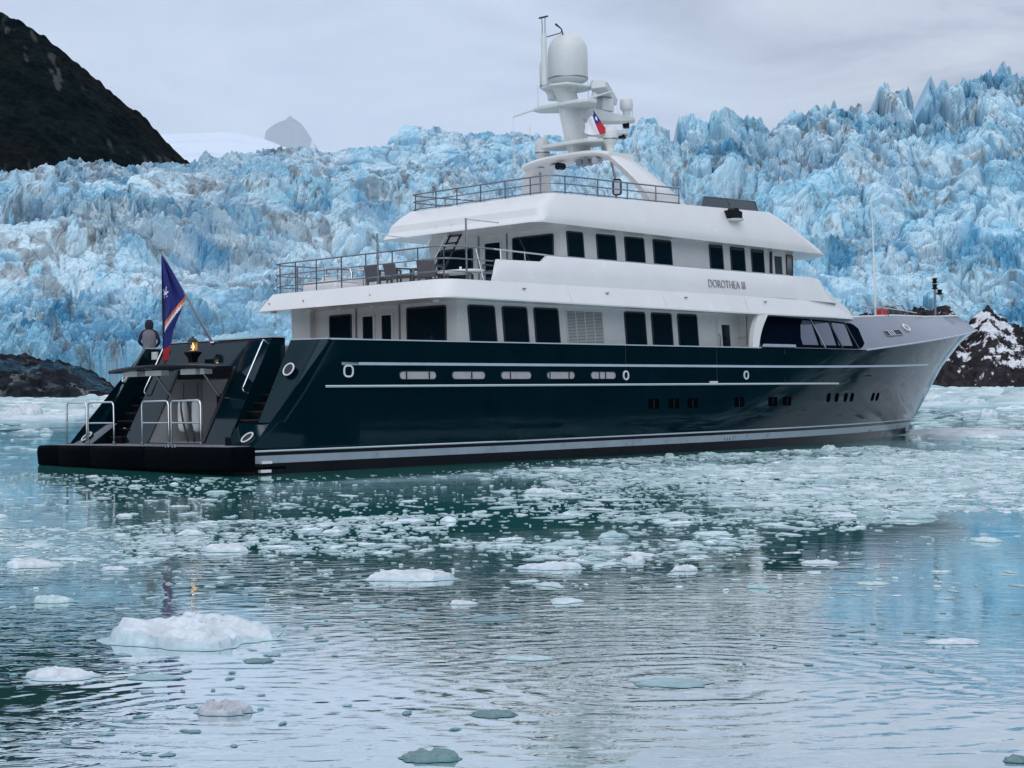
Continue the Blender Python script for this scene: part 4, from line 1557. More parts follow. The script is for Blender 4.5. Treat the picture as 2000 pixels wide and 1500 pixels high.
framed('wheelhouse_window', 'seal', 'pane', 'tint', c, ux, Vector((0, 0, 1)), Vector((0.255, -0.967, 0)), 0.66, 1.35, 0.07, 0.05, 0.03, 0.012)
for (ya, sa, yb, sb) in ((-2.6, 26.45, -1.7, 27.12), (-1.5, 27.22, -0.1, 27.5), (0.1, 27.5, 1.5, 27.22), (1.7, 27.12, 2.6, 26.45)):
    a, b = Vector((sa, ya, 6.42)), Vector((sb, yb, 6.42))
    ux = (b - a).normalized()
    framed('wheelhouse_window', 'seal', 'pane', 'glass', (a + b) / 2, ux, Vector((0, 0, 1)), Vector((ux.y, -ux.x, 0)), (b - a).length * 0.94, 0.85, 0.07, 0.05, 0.03, 0.012)
wall_window('window', -2.6, -0.9, 5.2, 6.72, 'aft', SU, 0.08)
wall_window('sky_lounge_door', -0.40, 0.44, 5.12, 6.88, 'aft', SU, 0.10, wid=0.07, fmat='shaded_white')
wall_window('window', 0.92, 2.72, 5.3, 6.90, 'aft', SU, 0.08)
mb = MB()
for t in (-0.62, 0.68):
    mb.box(SU - 0.04, SU, -t - 0.02, -t + 0.02, 5.1, 7.05)
part(mb, 'wall_batten', 'dull_steel', uh)

# ---- roof and flybridge coaming
rz = lambda s: 7.08 - 0.013 * max(0, s - 12.5)
def roof_ring(ht, s_aft, s_turn, tip, zf, r=0.5):
    return [p3(s, t, zf(s)) for s, t in outline(ht, s_aft, s_turn, tip, 0.32, 0.45)]


rise = lambda s, k: rz(s) + k * (0.98 + 0.032 * max(0, s - 13) + 0.0)
mb = MB()
mb.loft([roof_ring(3.60, 11.72, 26.6, 28.2, rz), roof_ring(3.62, 11.74, 26.6, 28.15, lambda s: rz(s) + 0.05),
         roof_ring(3.62, 11.95, 26.0, 27.5, lambda s: rise(s, 0.24)),
         roof_ring(3.56, 12.0, 25.3, 26.8, lambda s: rise(s, 0.46)),
         roof_ring(3.46, 12.32, 24.6, 25.9, lambda s: rise(s, 0.75)),
         roof_ring(3.34, 12.68, 23.9, 24.9, lambda s: rise(s, 1.0)),
         roof_ring(3.22, 12.80, 23.8, 24.8, lambda s: rise(s, 1.0)),
         roof_ring(3.18, 12.85, 23.75, 24.75, lambda s: rise(s, 0.55))], True, True)
roof = part(mb, 'flybridge', 'white', smooth=25)
# searchlight in a black housing on the starboard side
mb = MB()
mb.loft([[p3(21.35, t, 7.86), p3(21.35, t, 8.12), p3(21.55, t, 8.13), p3(21.62, t, 8.21), p3(21.80, t, 8.21), p3(21.86, t, 8.13), p3(22.02, t, 8.10), p3(22.02, t, 7.84)] for t in (3.22, 3.66)], True, True)
sl = part(mb, 'searchlight', 'hull_black', smooth=30)
mb = MB()
mb.lathe([(0.05, 0.0), (0.33, 0.03), (0.36, 0.09), (0.34, 0.10)], p3(21.72, 3.5, 7.74), 20)
part(mb, 'bracket', 'off_white', sl)
# windscreen
mb = MB()
z0, z1 = rise(20.4, 1.0), rise(20.4, 1.0) + 0.40
scr = [(20.45, 3.06), (22.2, 3.06), (23.9, 3.0), (24.55, 2.2), (24.75, 0.0), (24.55, -2.2), (23.9, -3.0), (22.2, -3.06), (20.45, -3.06)]
mb.tube([p3(scr[0][0] - 0.0, scr[0][1], rise(20.4, 1.0))] + [p3(s - 0.18 if i not in (0, 8) else s + 0.22, t * 0.985, rise(s, 1.0) + 0.40) for i, (s, t) in enumerate(scr)] + [p3(scr[-1][0], scr[-1][1], rise(20.4, 1.0))], 0.022, 6)
ws_ = part(mb, 'windscreen', 'dull_steel', smooth=60)
for i in range(8):
    (s0, t0), (s1, t1) = scr[i], scr[i + 1]
    q = [(s0, t0), (s1, t1)]
    a = [p3(s, t, rise(s, 1.0)) for s, t in q] + [p3((s - 0.18 if j not in (0, 8) else s + 0.22), t * 0.985, rise(s, 1.0) + 0.39) for (s, t), j in zip(q[::-1], (i + 1, i))]
    mb = MB()
    mb.loft([a, [(x, y * 0.996, z) for x, y, z in a]], True, True)
    part(mb, 'screen_pane', 'tint', ws_, smooth=0)
    if 0 < i:
        mb = MB()
        mb.tube([p3(s0, t0 + 0.01, rise(s0, 1.0)), p3(s0 - 0.18, t0 * 0.985 + 0.01, rise(s0, 1.0) + 0.40)], 0.014, 6)
        part(mb, 'screen_bar', 'dull_steel', ws_)
# flybridge rails
FZ = lambda s: 8.02 + 0.02 * max(0, s - 13)
fly = [(19.3, 3.08), (16.5, 3.15), (13.8, 3.27), (13.05, 3.23), (12.78, 3.05), (12.73, 2.6), (12.73, 1.5), (12.73, -1.5), (12.73, -2.6), (12.78, -3.05), (13.05, -3.23), (13.8, -3.27), (17, -3.15), (20, -3.1)]
railing('flybridge_railing', fly, (0.60, 0.36, 0.10), [(12.73, t) for t in (-2.9, -1.9, -0.9, 0.2, 1.3, 2.4)] + [(13.4, 3.25), (15.0, 3.2), (16.5, 3.15), (18.0, 3.11), (19.25, 3.08), (14.4, -3.23), (15.8, -3.2), (17.4, -3.14)], FZ, 0.026, 0.024)
# bulge of furniture seen behind the aft flybridge rails
for t in (-1.9, -0.9):
    mb = MB()
    mb.tube([p3(14.2, t - 0.35, 7.9), p3(14.2, t - 0.30, 8.5), p3(14.2, t + 0.30, 8.5), p3(14.2, t + 0.35, 7.9)], 0.02, 6)
    part(mb, 'seat_frame', 'off_white')

# ---- radar arch
def arch_leg(sgn):
    mb = MB()
    rings = []
    for f in [i / 10 for i in range(11)]:
        z = 8.15 + (9.78 - 8.15) * f
        t = 2.95 - 1.05 * f ** 1.6
        s0 = 18.0 - 0.95 * f
        s1 = 19.9 - 1.75 * f - 0.10 * math.sin(math.pi * f)
        th = 0.34 - 0.06 * f
        rings.append([p3(s0, sgn * t, z), p3(s0 + 0.12, sgn * (t + 0.10), z), p3(s1 - 0.12, sgn * (t + 0.10), z), p3(s1, sgn * t, z), p3(s1 - 0.12, sgn * (t - th), z), p3(s0 + 0.12, sgn * (t - th), z)])
    mb.loft(rings, True, True)
    return mb


mb = arch_leg(1)
arch = part(mb, 'radar_arch', 'white', smooth=40)
part(arch_leg(-1), 'arch_leg', 'white', arch, smooth=40)
mb = MB()
rings = []
for i in range(17):
    t = -1.98 + 3.96 * i / 16
    z = 9.84 - 0.10 * abs(t / 1.98) ** 5 + 0.08 * (1 - (t / 1.98) ** 2)
    sa = 16.95
    rings.append([p3(sa, t, z), p3(sa - 0.04, t, z + 0.06), p3(sa + 0.05, t, z + 0.15), p3(sa + 1.25, t, z + 0.15), p3(sa + 1.35, t, z + 0.05), p3(sa + 1.25, t, z - 0.06), p3(sa + 0.1, t, z - 0.06)])
mb.loft(rings, True, True)
part(mb, 'arch_beam', 'white', arch, smooth=40)
for t, m_ in ((-0.35, 'hull_black'), (0.62, 'dull_steel'), (0.92, 'dull_steel'), (1.32, 'lens')):
    mb = MB()
    mb.tube([p3(16.98, t, 9.68), p3(17.28, t, 9.68)], [0.13, 0.12], 12)
    fl = part(mb, 'flood_light', m_, arch, smooth=60)
mb = MB()
for t in (-1.5, -0.8, 1.1, 0.3):
    mb.box(17.2, 17.45, -t - 0.1, -t + 0.1, 9.78, 9.81)
part(mb, 'beam_light', 'dull_steel', arch)
# black framed mirror on its post, hanging from the arch
mb = MB()
mb.tube([p3(17.3, 1.75, 9.75), p3(17.45, 1.86, 8.95), p3(17.45, 1.86, 8.1)], 0.035, 8)
mr = part(mb, 'mirror_post', 'dull_steel', smooth=60)
c = Vector(p3(17.40, 1.95, 8.75))
framed('mirror', 'hull_black', 'mirror_glass', 'lens', c, Vector((0.4, -0.9165, 0)), Vector((0, 0, 1)), Vector((-0.9165, -0.4, 0)), 0.32, 0.56, 0.10, 0.045, 0.05, 0.01)
mb = MB()
mb.tube([p3(17.6, -1.75, 9.75), p3(17.6, -1.75, 8.1)], 0.03, 8)
part(mb, 'arch_post', 'dull_steel', smooth=60)

# ---- mast
mb = MB()
rings = []
for z, s0, s1, w in ((9.9, 17.35, 18.35, 0.26), (10.6, 17.1, 18.05, 0.24), (11.45, 16.85, 17.8, 0.24), (11.6, 16.82, 17.75, 0.24), (11.9, 16.75, 17.6, 0.24), (12.15, 16.6, 17.5, 0.24), (12.28, 16.5, 17.52, 0.24)):
    rings.append([p3(s0, -w * 0.5, z), p3(s0, w * 0.5, z), p3(s0 + 0.2, w, z), p3(s1 - 0.2, w, z), p3(s1, w * 0.5, z), p3(s1, -w * 0.5, z), p3(s1 - 0.2, -w, z), p3(s0 + 0.2, -w, z)])
mb.loft(rings, True, True)
mast = part(mb, 'mast', 'off_white', smooth=40)


def plate(name, pts, z, th, mat='off_white', parent=None, bevel=0.03):
    mb = MB()
    mb.loft([[p3(s, t, z) for s, t in pts], [p3(s, t, z + th) for s, t in pts]], True, True)
    return part(mb, name, mat, parent or mast, smooth=30, bevel=bevel)


plate('dome_platform', [(16.5, -0.62), (16.3, 0), (16.5, 0.62), (17.2, 0.72), (17.9, 0.55), (18.0, 0), (17.9, -0.55), (17.2, -0.72)], 12.27, 0.09)
plate('crosstree', [(16.75, -1.25), (16.6, -0.8), (16.6, 0.8), (16.75, 1.25), (17.2, 1.3), (17.9, 0.6), (17.9, -0.6), (17.2, -1.3)], 11.62, 0.13)
plate('lower_crosstree', [(17.0, -1.15), (16.95, 0), (17.05, 1.0), (17.5, 1.55), (18.0, 1.5), (18.2, 0.4), (18.2, -0.4), (17.8, -1.2)], 10.35, 0.13)
# boom ahead of the mast for the radar
mb = MB()
rings = []
for s, z0, z1, w in ((17.5, 11.22, 11.74, 0.26), (19.2, 11.3, 11.70, 0.22), (20.55, 11.48, 11.66, 0.16)):
    rings.append([p3(s, -w, z0 + 0.08), p3(s, -w, z1), p3(s, w, z1), p3(s, w, z0 + 0.08), p3(s, w * 0.5, z0), p3(s, -w * 0.5, z0)])
mb.loft(rings, True, True)
boom = part(mb, 'radar_boom', 'off_white', mast, smooth=30, bevel=0.02)
mb = MB()
mb.loft([[p3(19.0 + ds, dt, z) for ds, dt in ((-0.30, -0.24), (-0.30, 0.24), (0.32, 0.24), (0.32, -0.24))] if z < 12.1 else [p3(19.05 + ds, dt, z) for ds, dt in ((-0.24, -0.18), (-0.24, 0.18), (0.26, 0.18), (0.26, -0.18))] for z in (11.72, 12.05, 12.2)], True, True)
ped = part(mb, 'radar_pedestal', 'off_white', smooth=30, bevel=0.03)
mb = MB()
ang = R(9.5 - 44.4)
dv = Vector((math.cos(ang), -math.sin(ang), 0))
wv = Vector((-dv.y, dv.x, 0))
cc = Vector(p3(19.05, 0, 12.36))
rings = []
for L_, k in ((-1.75, 0.8), (-1.65, 1.0), (1.65, 1.0), (1.75, 0.8)):
    prof = [(-0.28, -0.13), (0.26, -0.17), (0.31, 0.0), (0.22, 0.17), (-0.20, 0.17), (-0.31, 0.07)]
    rings.append([tuple(cc + dv * L_ + wv * (a * k) + Vector((0, 0, b * k))) for a, b in prof])
mb.loft(rings, True, True)
part(mb, 'radar_scanner', 'off_white', ped, smooth=30)
mb = MB()
mb.box(18.98, 19.14, -0.10, 0.10, 12.18, 12.26)
part(mb, 'scanner_hub', 'dull_steel', ped)
# lamp at the end of the boom, second lower boom
mb = MB()
mb.lathe([(0.09, 0.0), (0.12, 0.10), (0.13, 0.28), (0.20, 0.34), (0.23, 0.42), (0.23, 0.66), (0.20, 0.72), (0.05, 0.74)], p3(20.25, 0, 11.58), 16)
lmp = part(mb, 'masthead_lamp', 'off_white', smooth=40)
mb = MB()
mb.lathe([(0.12, 0), (0.13, 0.16), (0.10, 0.18)], p3(20.2, 0, 11.27), 14)
part(mb, 'lamp_base', 'hull_black', lmp)
mb = MB()
mb.tube([p3(17.6, 0.15, 10.82), p3(18.6, 0.1, 10.90), p3(20.3, 0, 11.12)], [0.13, 0.12, 0.10], 10)
part(mb, 'lower_boom', 'off_white', mast, smooth=50)
mb = MB()
mb.lathe([(0.15, 0), (0.16, 0.12), (0.12, 0.14)], p3(20.0, 0, 10.88), 14)
part(mb, 'boom_lamp', 'hull_black', mast)


def dome(name, s, t, z, r, h, mat='off_white'):
    prof = [(r * 0.5, -0.22), (r * 0.62, -0.10), (r * 0.94, 0.0), (r, 0.05), (r, h - r)]
    prof += [(r * math.cos(a), h - r + r * math.sin(a)) for a in [math.pi / 2 * i / 9 for i in range(1, 9)]] + [(0.01, h)]
    mb = MB()
    mb.lathe(prof, p3(s, t, z), 36)
    o = part(mb, name, mat, smooth=50)
    mb = MB()
    mb.lathe([(r * 1.004, 0.045), (r * 1.012, 0.06), (r * 1.012, 0.085), (r * 1.004, 0.10)], p3(s, t, z), 36)
    part(mb, 'dome_seam', 'dull_steel', o, smooth=50)
    mb = MB()
    mb.lathe([(r * 0.45, -0.40), (r * 0.5, -0.20)], p3(s, t, z), 16)
    part(mb, 'dome_foot', 'off_white', o, smooth=50)
    return o


dome('satellite_dome', 17.2, 0.0, 12.55, 0.68, 1.66)
dome('satellite_dome', 17.6, -1.02, 12.50, 0.50, 1.25)
dome('small_dome', 17.6, -1.62, 10.25, 0.26, 0.62)
dome('small_dome', 17.65, 1.45, 10.36, 0.28, 0.56)
dome('small_dome', 18.2, 0.75, 10.52, 0.26, 0.50)
mb = MB()
mb.lathe([(0.03, 0), (0.03, 0.16), (0.09, 0.2), (0.11, 0.28), (0.09, 0.36), (0.01, 0.4)], p3(17.7, 0.75, 11.75), 12)
part(mb, 'gps_aerial', 'off_white', smooth=60)
# whip aerials and the tall light post
mb = MB()
mb.tube([p3(16.15, -0.12, 12.3), p3(16.15, -0.12, 14.05)], 0.10, 10)
lp = part(mb, 'light_post', 'off_white', mast, smooth=60)
mb = MB()
for dt in (-0.06, 0.06):
    mb.tube([p3(16.15, -0.12 + dt, 14.0), p3(16.15, -0.12 + dt * 1.2, 14.62)], 0.014, 6)
mb.tube([p3(16.15, -0.32, 14.60), p3(16.15, 0.08, 14.60)], 0.03, 6)
mb.tube([p3(16.15, -0.12, 13.9), p3(16.75, 0.12, 14.12), p3(16.78, 0.13, 14.26)], 0.018, 6)
mb.tube([p3(16.55, 0.06, 14.40), p3(16.78, 0.13, 14.25), p3(16.82, 0.15, 14.02)], [0.04, 0.02, 0.03], 6)
part(mb, 'wind_vane', 'seal', mast, smooth=60)
for s, t, z0, z1 in ((16.75, -1.0, 11.75, 12.5), (17.6, 0.55, 11.75, 12.55), (16.9, -1.55, 10.6, 11.25), (16.9, -1.85, 9.9, 10.95), (16.8, -2.2, 9.8, 10.75), (20.5, 0.05, 11.66, 12.15), (20.55, 0.1, 10.4, 11.6)):
    mb = MB()
    mb.tube([p3(s, t, z0), p3(s, t, z1)], [0.022, 0.010], 6)
    part(mb, 'whip_aerial', 'off_white')
mb = MB()
mb.tube([p3(16.75, -1.2, 11.68), p3(16.5, -1.95, 11.52)], 0.03, 6)
mb.tube([p3(17.0, 0.9, 11.78), p3(17.2, 2.0, 11.92)], 0.03, 6)
part(mb, 'signal_yard', 'off_white', mast, smooth=60)
mb = MB()
mb.tube([p3(16.5, -1.95, 11.52), p3(16.7, -2.2, 9.95)], 0.007, 4)
part(mb, 'signal_halyard', 'off_white', mast, smooth=60)
mb = MB()
mb.tube([p3(17.2, 1.98, 11.9), p3(17.7, 2.3, 9.9)], 0.007, 4)
part(mb, 'signal_halyard', 'off_white', mast, smooth=60)

# ---- bow fittings
mb = MB()
FR = lambda s, sgn: p3(s, sgn * max(0.0, bow_xyz(s, 1.0)[0].y * -1 - 0.12), 0)
def bow_rail(sgn):
    pts = []
    for s in (30.2, 31.2, 33, 35, 36.6):
        y = bow_xyz(s, 1.0)[0]
        pts.append((s, y.y * -sgn * -1 if False else y.y * sgn, y.z))
    mb = MB()
    top = [(pts[0][0], pts[0][1] + 0.12 * sgn, pts[0][2] + 0.42)] + [(s, y + 0.12 * sgn, z + 0.36 - 0.035 * max(0, s - 31) ) for s, y, z in pts[1:]]
    mb.tube(top, 0.024, 8)
    r_ = part(mb, 'bow_railing', 'steel', smooth=60)
    for s in (30.9, 31.7, 32.6, 33.5, 34.4, 35.3, 36.2):
        a = bow_xyz(s, 1.0)[0]
        zt = a.z + 0.36 - 0.035 * max(0, s - 31)
        mb = MB()
        mb.tube([(s, (a.y + 0.12) * sgn, a.z - 0.05), (s, (a.y + 0.12) * sgn, zt)], 0.020, 6)
        part(mb, 'post', 'steel', r_, smooth=60)


for sgn in (1, -1):
    bow_rail(sgn)
mb = MB()
mb.tube([p3(31.9, 2.75, 4.2), p3(31.85, 2.75, 6.9), p3(31.75, 2.74, 9.4)], [0.045, 0.035, 0.012], 8)
part(mb, 'tall_aerial', 'white', smooth=60)
mb = MB()
mb.tube([p3(40.2, 0.6, 4.4), p3(40.2, 0.6, 6.55)], 0.055, 8)
bm_ = part(mb, 'bow_mast', 'dull_steel', smooth=60)
for dz, ds in ((6.55, 0), (6.28, 0), (6.05, 0.22)):
    mb = MB()
    mb.lathe([(0.07, 0), (0.14, 0.03), (0.14, 0.06), (0.09, 0.08), (0.09, 0.16), (0.13, 0.18), (0.12, 0.22), (0.03, 0.24)], p3(40.2 + ds, 0.6 + ds * 0.5, dz), 10)
    part(mb, 'bow_lamp', 'hull_black', bm_, smooth=50)
mb = MB()
mb.tube([p3(40.2, 0.6, 6.1), p3(40.42, 0.71, 6.05)], 0.03, 6)
part(mb, 'lamp_arm', 'dull_steel', bm_)

# ------------------------------------------------------------------ things standing on or hanging from the yacht (their own top-level objects)
YM = Matrix.Translation(yacht.location) @ yacht.rotation_euler.to_matrix().to_4x4()


def on_yacht(o, s, t, z, turn=0.0):
    o.matrix_world = YM @ Matrix.Translation(p3(s, t, z)) @ Matrix.Rotation(turn, 4, 'Z')
    return o


# ensign staff stays with the yacht; the flag is a thing
FP0, FP1 = Vector(p3(2.60, -0.22, 3.42)), Vector(p3(1.20, -0.62, 5.92))
mb = MB()
mb.tube([FP0, FP1], [0.040, 0.028], 10)
fs_ = part(mb, 'ensign_staff', 'dull_steel', smooth=60)
mb = MB()
mb.lathe([(0.02, 0), (0.05, 0.03), (0.05, 0.06), (0.01, 0.09)], FP1, 10)
part(mb, 'staff_cap', 'dull_steel', fs_)
mb = MB()
mb.tube([FP0 + Vector((0.08, 0.1, -0.08)), FP0 + Vector((-0.03, -0.02, 0.05))], 0.07, 8)
mb.tube([FP0 + Vector((0.05, 0.25, 0.06)), FP0 + Vector((0.02, -0.25, 0.04))], 0.025, 8)
part(mb, 'staff_socket', 'steel', fs_, smooth=60)


def cloth(name, nu, nv, fn, colour, thick=0.006):
    """fn(u,v)->Vector, colour(u,v)->rgb; double sided thin cloth with its own thickness"""
    vs, fs, cols = [], [], []
    for i in range(nv):
        for j in range(nu):
            vs.append(fn(j / (nu - 1), i / (nv - 1)))
    for i in range(nv - 1):
        for j in range(nu - 1):
            fs.append((i * nu + j, i * nu + j + 1, (i + 1) * nu + j + 1, (i + 1) * nu + j))
            cols.append(colour((j + 0.5) / (nu - 1), (i + 0.5) / (nv - 1)))
    me = bpy.data.meshes.new(name)
    me.from_pydata(vs, [], fs)
    at = me.color_attributes.new('tint', 'FLOAT_COLOR', 'CORNER')
    for p, c in zip(me.polygons, cols):
        p.use_smooth = True
        for li in p.loop_indices:
            at.data[li].color = (*c, 1)
    me.materials.append(M['flag'])
    o = bpy.data.objects.new(name, me)
    COL.objects.link(o)
    md = o.modifiers.new('thickness', 'SOLIDIFY')
    md.thickness = thick
    return o


def flag_fn(u, v):
    # v runs down the staff (hoist), u towards the fly; the fly hangs straight down from the hoist in folds
    hoist = FP1.lerp(FP0, 0.03 + 0.44 * v)
    drop = Vector((0, 0, -1))
    L = 1.0
    # each horizontal thread of cloth swings down about its hoist point towards a common vertical fold below the staff head
    foldx = Vector((FP1.x - 0.06, FP1.y + 0.02, 0))
    bottom = FP1.z - 2.98
    zz = hoist.z - 0.10 * u
    top_z = FP1.z - 0.08
    k = min(1.0, u / 0.42)
    near = Vector((hoist.x, hoist.y, hoist.z)).lerp(Vector((foldx.x + 0.04 * (1 - v), foldx.y, top_z - 0.22 - 1.55 * v)), k)
    if u > 0.42:
        w = (u - 0.42) / 0.58
        near = Vector((foldx.x + 0.03 + 0.17 * math.sin(w * 9.0 + 0.6) * (0.35 + 0.65 * v) + 0.04, foldx.y + 0.06 * math.cos(w * 9.0), near.z - (0.55 + 0.62 * v) * w))
    ripple = 0.045 * math.sin(u * 26 + v * 3) * min(1, u * 4) * (0.4 + v)
    return near + Vector((ripple * 0.4, ripple, 0))


def flag_colour(u, v):
    blue, white, orange = (0.012, 0.022, 0.13), (0.75, 0.75, 0.78), (0.72, 0.17, 0.045)
    # two rays from lower hoist to upper fly
    m0 = 0.95 - 0.78 * u
    a = 0.020 + 0.15 * u
    if m0 - a < v < m0:
        return orange
    if m0 <= v < m0 + a:
        return white
    r, th = math.hypot((u - 0.27) * 1.9, v - 0.30), math.atan2(v - 0.30, (u - 0.27) * 1.9)
    if r < 0.08 + 0.07 * max(0, math.cos(th * 12)) ** 2 + 0.06 * max(0, math.cos(th * 2)) ** 18:
        return white
    return blue


def img_flag():
    """cloth laid out as it hangs: local s-z plane beside the staff, with folds across"""
    staff_top, staff_low = FP1.lerp(FP0, 0.04), FP1.lerp(FP0, 0.50)
    fold_top = FP1.lerp(FP0, 0.03) + Vector((-0.02, 0, -0.05))
    fold_bot = Vector((FP1.x + 0.02, FP1.y - 0.02, FP1.z - 3.02))
    low_mid = Vector((FP1.x + 0.40, FP1.y + 0.0, FP1.z - 2.1))

    def fn(u, v):
        # v: down the cloth, u: 0 at the outer fold, 1 at the staff side
        left = fold_top.lerp(fold_bot, v)
        if v < 0.52:
            right = staff_top.lerp(staff_low, v / 0.52)
        else:
            w = (v - 0.52) / 0.48
            a = staff_low.lerp(low_mid, min(1, w * 1.9))
            right = a if w < 0.526 else low_mid.lerp(fold_bot + Vector((0.16, 0, 0.02)), (w - 0.526) / 0.474)
        p = left.lerp(right, u)
        amp = 0.07 * math.sin(math.pi * min(1, v * 1.4 + 0.06))
        p = p + Vector((0.35, 1, 0)).normalized() * amp * (math.sin(u * 11 + v * 2.0) + 0.5 * math.sin(u * 23 - v * 3))
        return p

    def colour(u, v):
        blue, navy, white, orange, red = (0.016, 0.024, 0.17), (0.008, 0.012, 0.06), (0.75, 0.75, 0.78), (0.75, 0.18, 0.05), (0.40, 0.02, 0.03)
        if v > 0.89:
            return red if u > 0.1 else (0.30, 0.015, 0.03)
        if u < 0.15:
            return blue if v < 0.4 else navy
        line = 0.63 - 0.14 * (u - 0.2) / 0.8
        if u > 0.24 or v > 0.5:
            if line < v < line + 0.045:
                return orange
            if line + 0.045 <= v < line + 0.095:
                return white
        r, th = math.hypot((u - 0.20) * 1.1, (v - 0.37) * 2.1), math.atan2((v - 0.37) * 2.1, (u - 0.20) * 1.1)
        if 0.15 <= u and r < 0.05 + 0.09 * max(0, math.cos(th * 6)) ** 3:
            return white
        return blue
    return fn, colour


fn, colour = img_flag()
fl = cloth('flag', 41, 81, fn, colour)
fl.matrix_world = YM
tag(fl, 'large navy flag with orange and white rays hanging from the stern staff', 'flag')

# small courtesy flag below the radar boom
def cfn(u, v):
    top = Vector(p3(17.15, 1.20, 11.42))
    hoist = top.lerp(Vector(p3(17.55, 1.9, 10.1)), v * 0.58 + 0.0)
    fly = top + Vector(p3(-0.08 - 0.12 * v, -0.26 - 0.06 * v, -0.30 - 0.48 * v))
    p = hoist.lerp(fly, u * 0.92)
    return p + Vector((0.05 * math.sin(u * 9 + v * 2), 0.06 * math.cos(u * 8), -0.10 * math.sin(math.pi * u)))


def ccol(u, v):
    if v < 0.5 and u < 0.40:
        if math.hypot(u - 0.2, (v - 0.26) * 0.8) < 0.07:
            return (0.8, 0.8, 0.82)
        return (0.015, 0.03, 0.20)
    return (0.75, 0.75, 0.80) if u > 0.40 else (0.45, 0.015, 0.03)


cf = cloth('flag', 19, 17, cfn, ccol)
cf.matrix_world = YM
tag(cf, 'small red white and blue flag with star hung below the mast', 'flag')

# lantern with a burning lamp on the transom
lan = empty('lantern')
on_yacht(lan, 2.05, -0.38, 2.9)
tag(lan, 'lit brass lantern on its black bracket at the stern', 'lantern')
mb = MB()
mb.loft([[(x * k, y * k, z) for x, y in ((-0.16, -0.16), (-0.16, 0.16), (0.16, 0.16), (0.16, -0.16))] for z, k in ((-0.02, 0.55), (0.1, 0.62), (0.2, 0.95), (0.24, 1.1), (0.27, 1.1))], True, True)
mb.build('bracket', 'hull_black', lan)
mb = MB()
mb.lathe([(0.13, 0.27), (0.14, 0.30), (0.12, 0.31)], (0, 0, 0), 16)
mb.build('lamp_base', 'steel', lan)
mb = MB()
for k in range(4):
    a = math.pi / 4 + k * math.pi / 2
    mb.tube([(0.12 * math.cos(a), 0.12 * math.sin(a), 0.3), (0.12 * math.cos(a), 0.12 * math.sin(a), 0.55)], 0.012, 6)
mb.build('cage', 'seal', lan)
mb = MB()
mb.lathe([(0.015, 0.32), (0.05, 0.38), (0.045, 0.45), (0.015, 0.52), (0.002, 0.54)], (0, 0, 0), 12)
mb.build('flame', 'lamp_glow', lan, smooth=60)
mb = MB()
mb.lathe([(0.075, 0.31), (0.085, 0.36), (0.085, 0.5), (0.08, 0.54)], (0.11, 0.0, 0), 12) if False else mb.box(0.07, 0.09, -0.1, 0.1, 0.31, 0.54)
mb.build('back_plate', 'amber', lan)
mb = MB()
mb.lathe([(0.14, 0.55), (0.15, 0.57), (0.09, 0.64), (0.04, 0.66), (0.03, 0.70)], (0, 0, 0), 16)
mb.build('lantern_cap', 'seal', lan, smooth=40)
pl = bpy.data.lights.new('lantern_light', 'POINT')
pl.energy, pl.color, pl.shadow_soft_size = 2.0, (1.0, 0.6, 0.25), 0.04
po = bpy.data.objects.new('lantern_light', pl)
COL.objects.link(po)
po.parent = lan
po.location = (-0.02, 0, 0.43)

# fenders and hose in the garage opening
for i, (t, z) in enumerate(((-0.72, 1.42), (-0.05, 1.42))):
    f = empty('fender')
    on_yacht(f, 1.95, t, z)
    tag(f, 'grey fender hanging in the open garage, %s the rope loop' % ('left of' if i == 0 else 'behind'), 'fender', 'fenders in the stern garage')
    mb = MB()
    mb.lathe([(0.03, -0.46), (0.12, -0.42), (0.16, -0.3), (0.165, 0.0), (0.16, 0.3), (0.12, 0.42), (0.03, 0.46)], (0, 0, 0), 16)
    mb.build('fender_body', 'off_white', f, smooth=60)
    mb = MB()
    mb.tube([(0, 0, 0.44), (0.02, 0, 0.9)], 0.012, 6)
    mb.build('lanyard', 'seal', f)
mb = MB()
mb.tube([(0, 0.16, 0.42), (0.0, 0.12, 0.5), (0, 0.0, 0.53), (0, -0.14, 0.47), (0, -0.22, 0.25), (0, -0.30, -0.1), (0, -0.42, -0.42), (0, -0.46, -0.62), (0.02, -0.38, -0.76), (0, -0.22, -0.72), (0, -0.08, -0.45), (0, 0.06, -0.1), (0, 0.15, 0.2)], 0.026, 8, closed=True)
ho = mb.build('rope_loop', 'seal', None, smooth=60)
on_yacht(ho, 1.45, 0.05, 1.35)
tag(ho, 'dark hose loop hanging behind the stern platform rail', 'hose')

# deck chairs and table on the upper deck
def make_chair():
    r = empty('deck_chair')
    mb = MB()
    mb.box(-0.28, 0.30, -0.28, 0.28, 0.36, 0.44)
    mb.build('seat', 'wicker', r, bevel=0.02)
    mb = MB()
    mb.loft([[(-0.28, -0.29, 0.30), (-0.22, -0.29, 0.30), (-0.22, 0.29, 0.30), (-0.28, 0.29, 0.30)], [(-0.40, -0.30, 0.80), (-0.34, -0.30, 0.80), (-0.34, 0.30, 0.80), (-0.40, 0.30, 0.80)]], True, True)
    mb.build('backrest', 'wicker', r, bevel=0.02)
    for y in (-0.31, 0.25):
        mb = MB()
        mb.box(-0.28, 0.28, y, y + 0.06, 0.60, 0.65)
        mb.build('armrest', 'wicker', r, bevel=0.015)
    for x, y in ((-0.26, -0.28), (-0.26, 0.24), (0.25, -0.28), (0.25, 0.24)):
        mb = MB()
        mb.box(x, x + 0.045, y, y + 0.045, 0.0, 0.62)
        mb.build('leg', 'wicker', r)
    return r


def copy_tree(o, parent=None):
    c = o.copy()
    COL.objects.link(c)
    if parent:
        c.parent = parent
    for ch in list(o.children):
        copy_tree(ch, c)
    return c


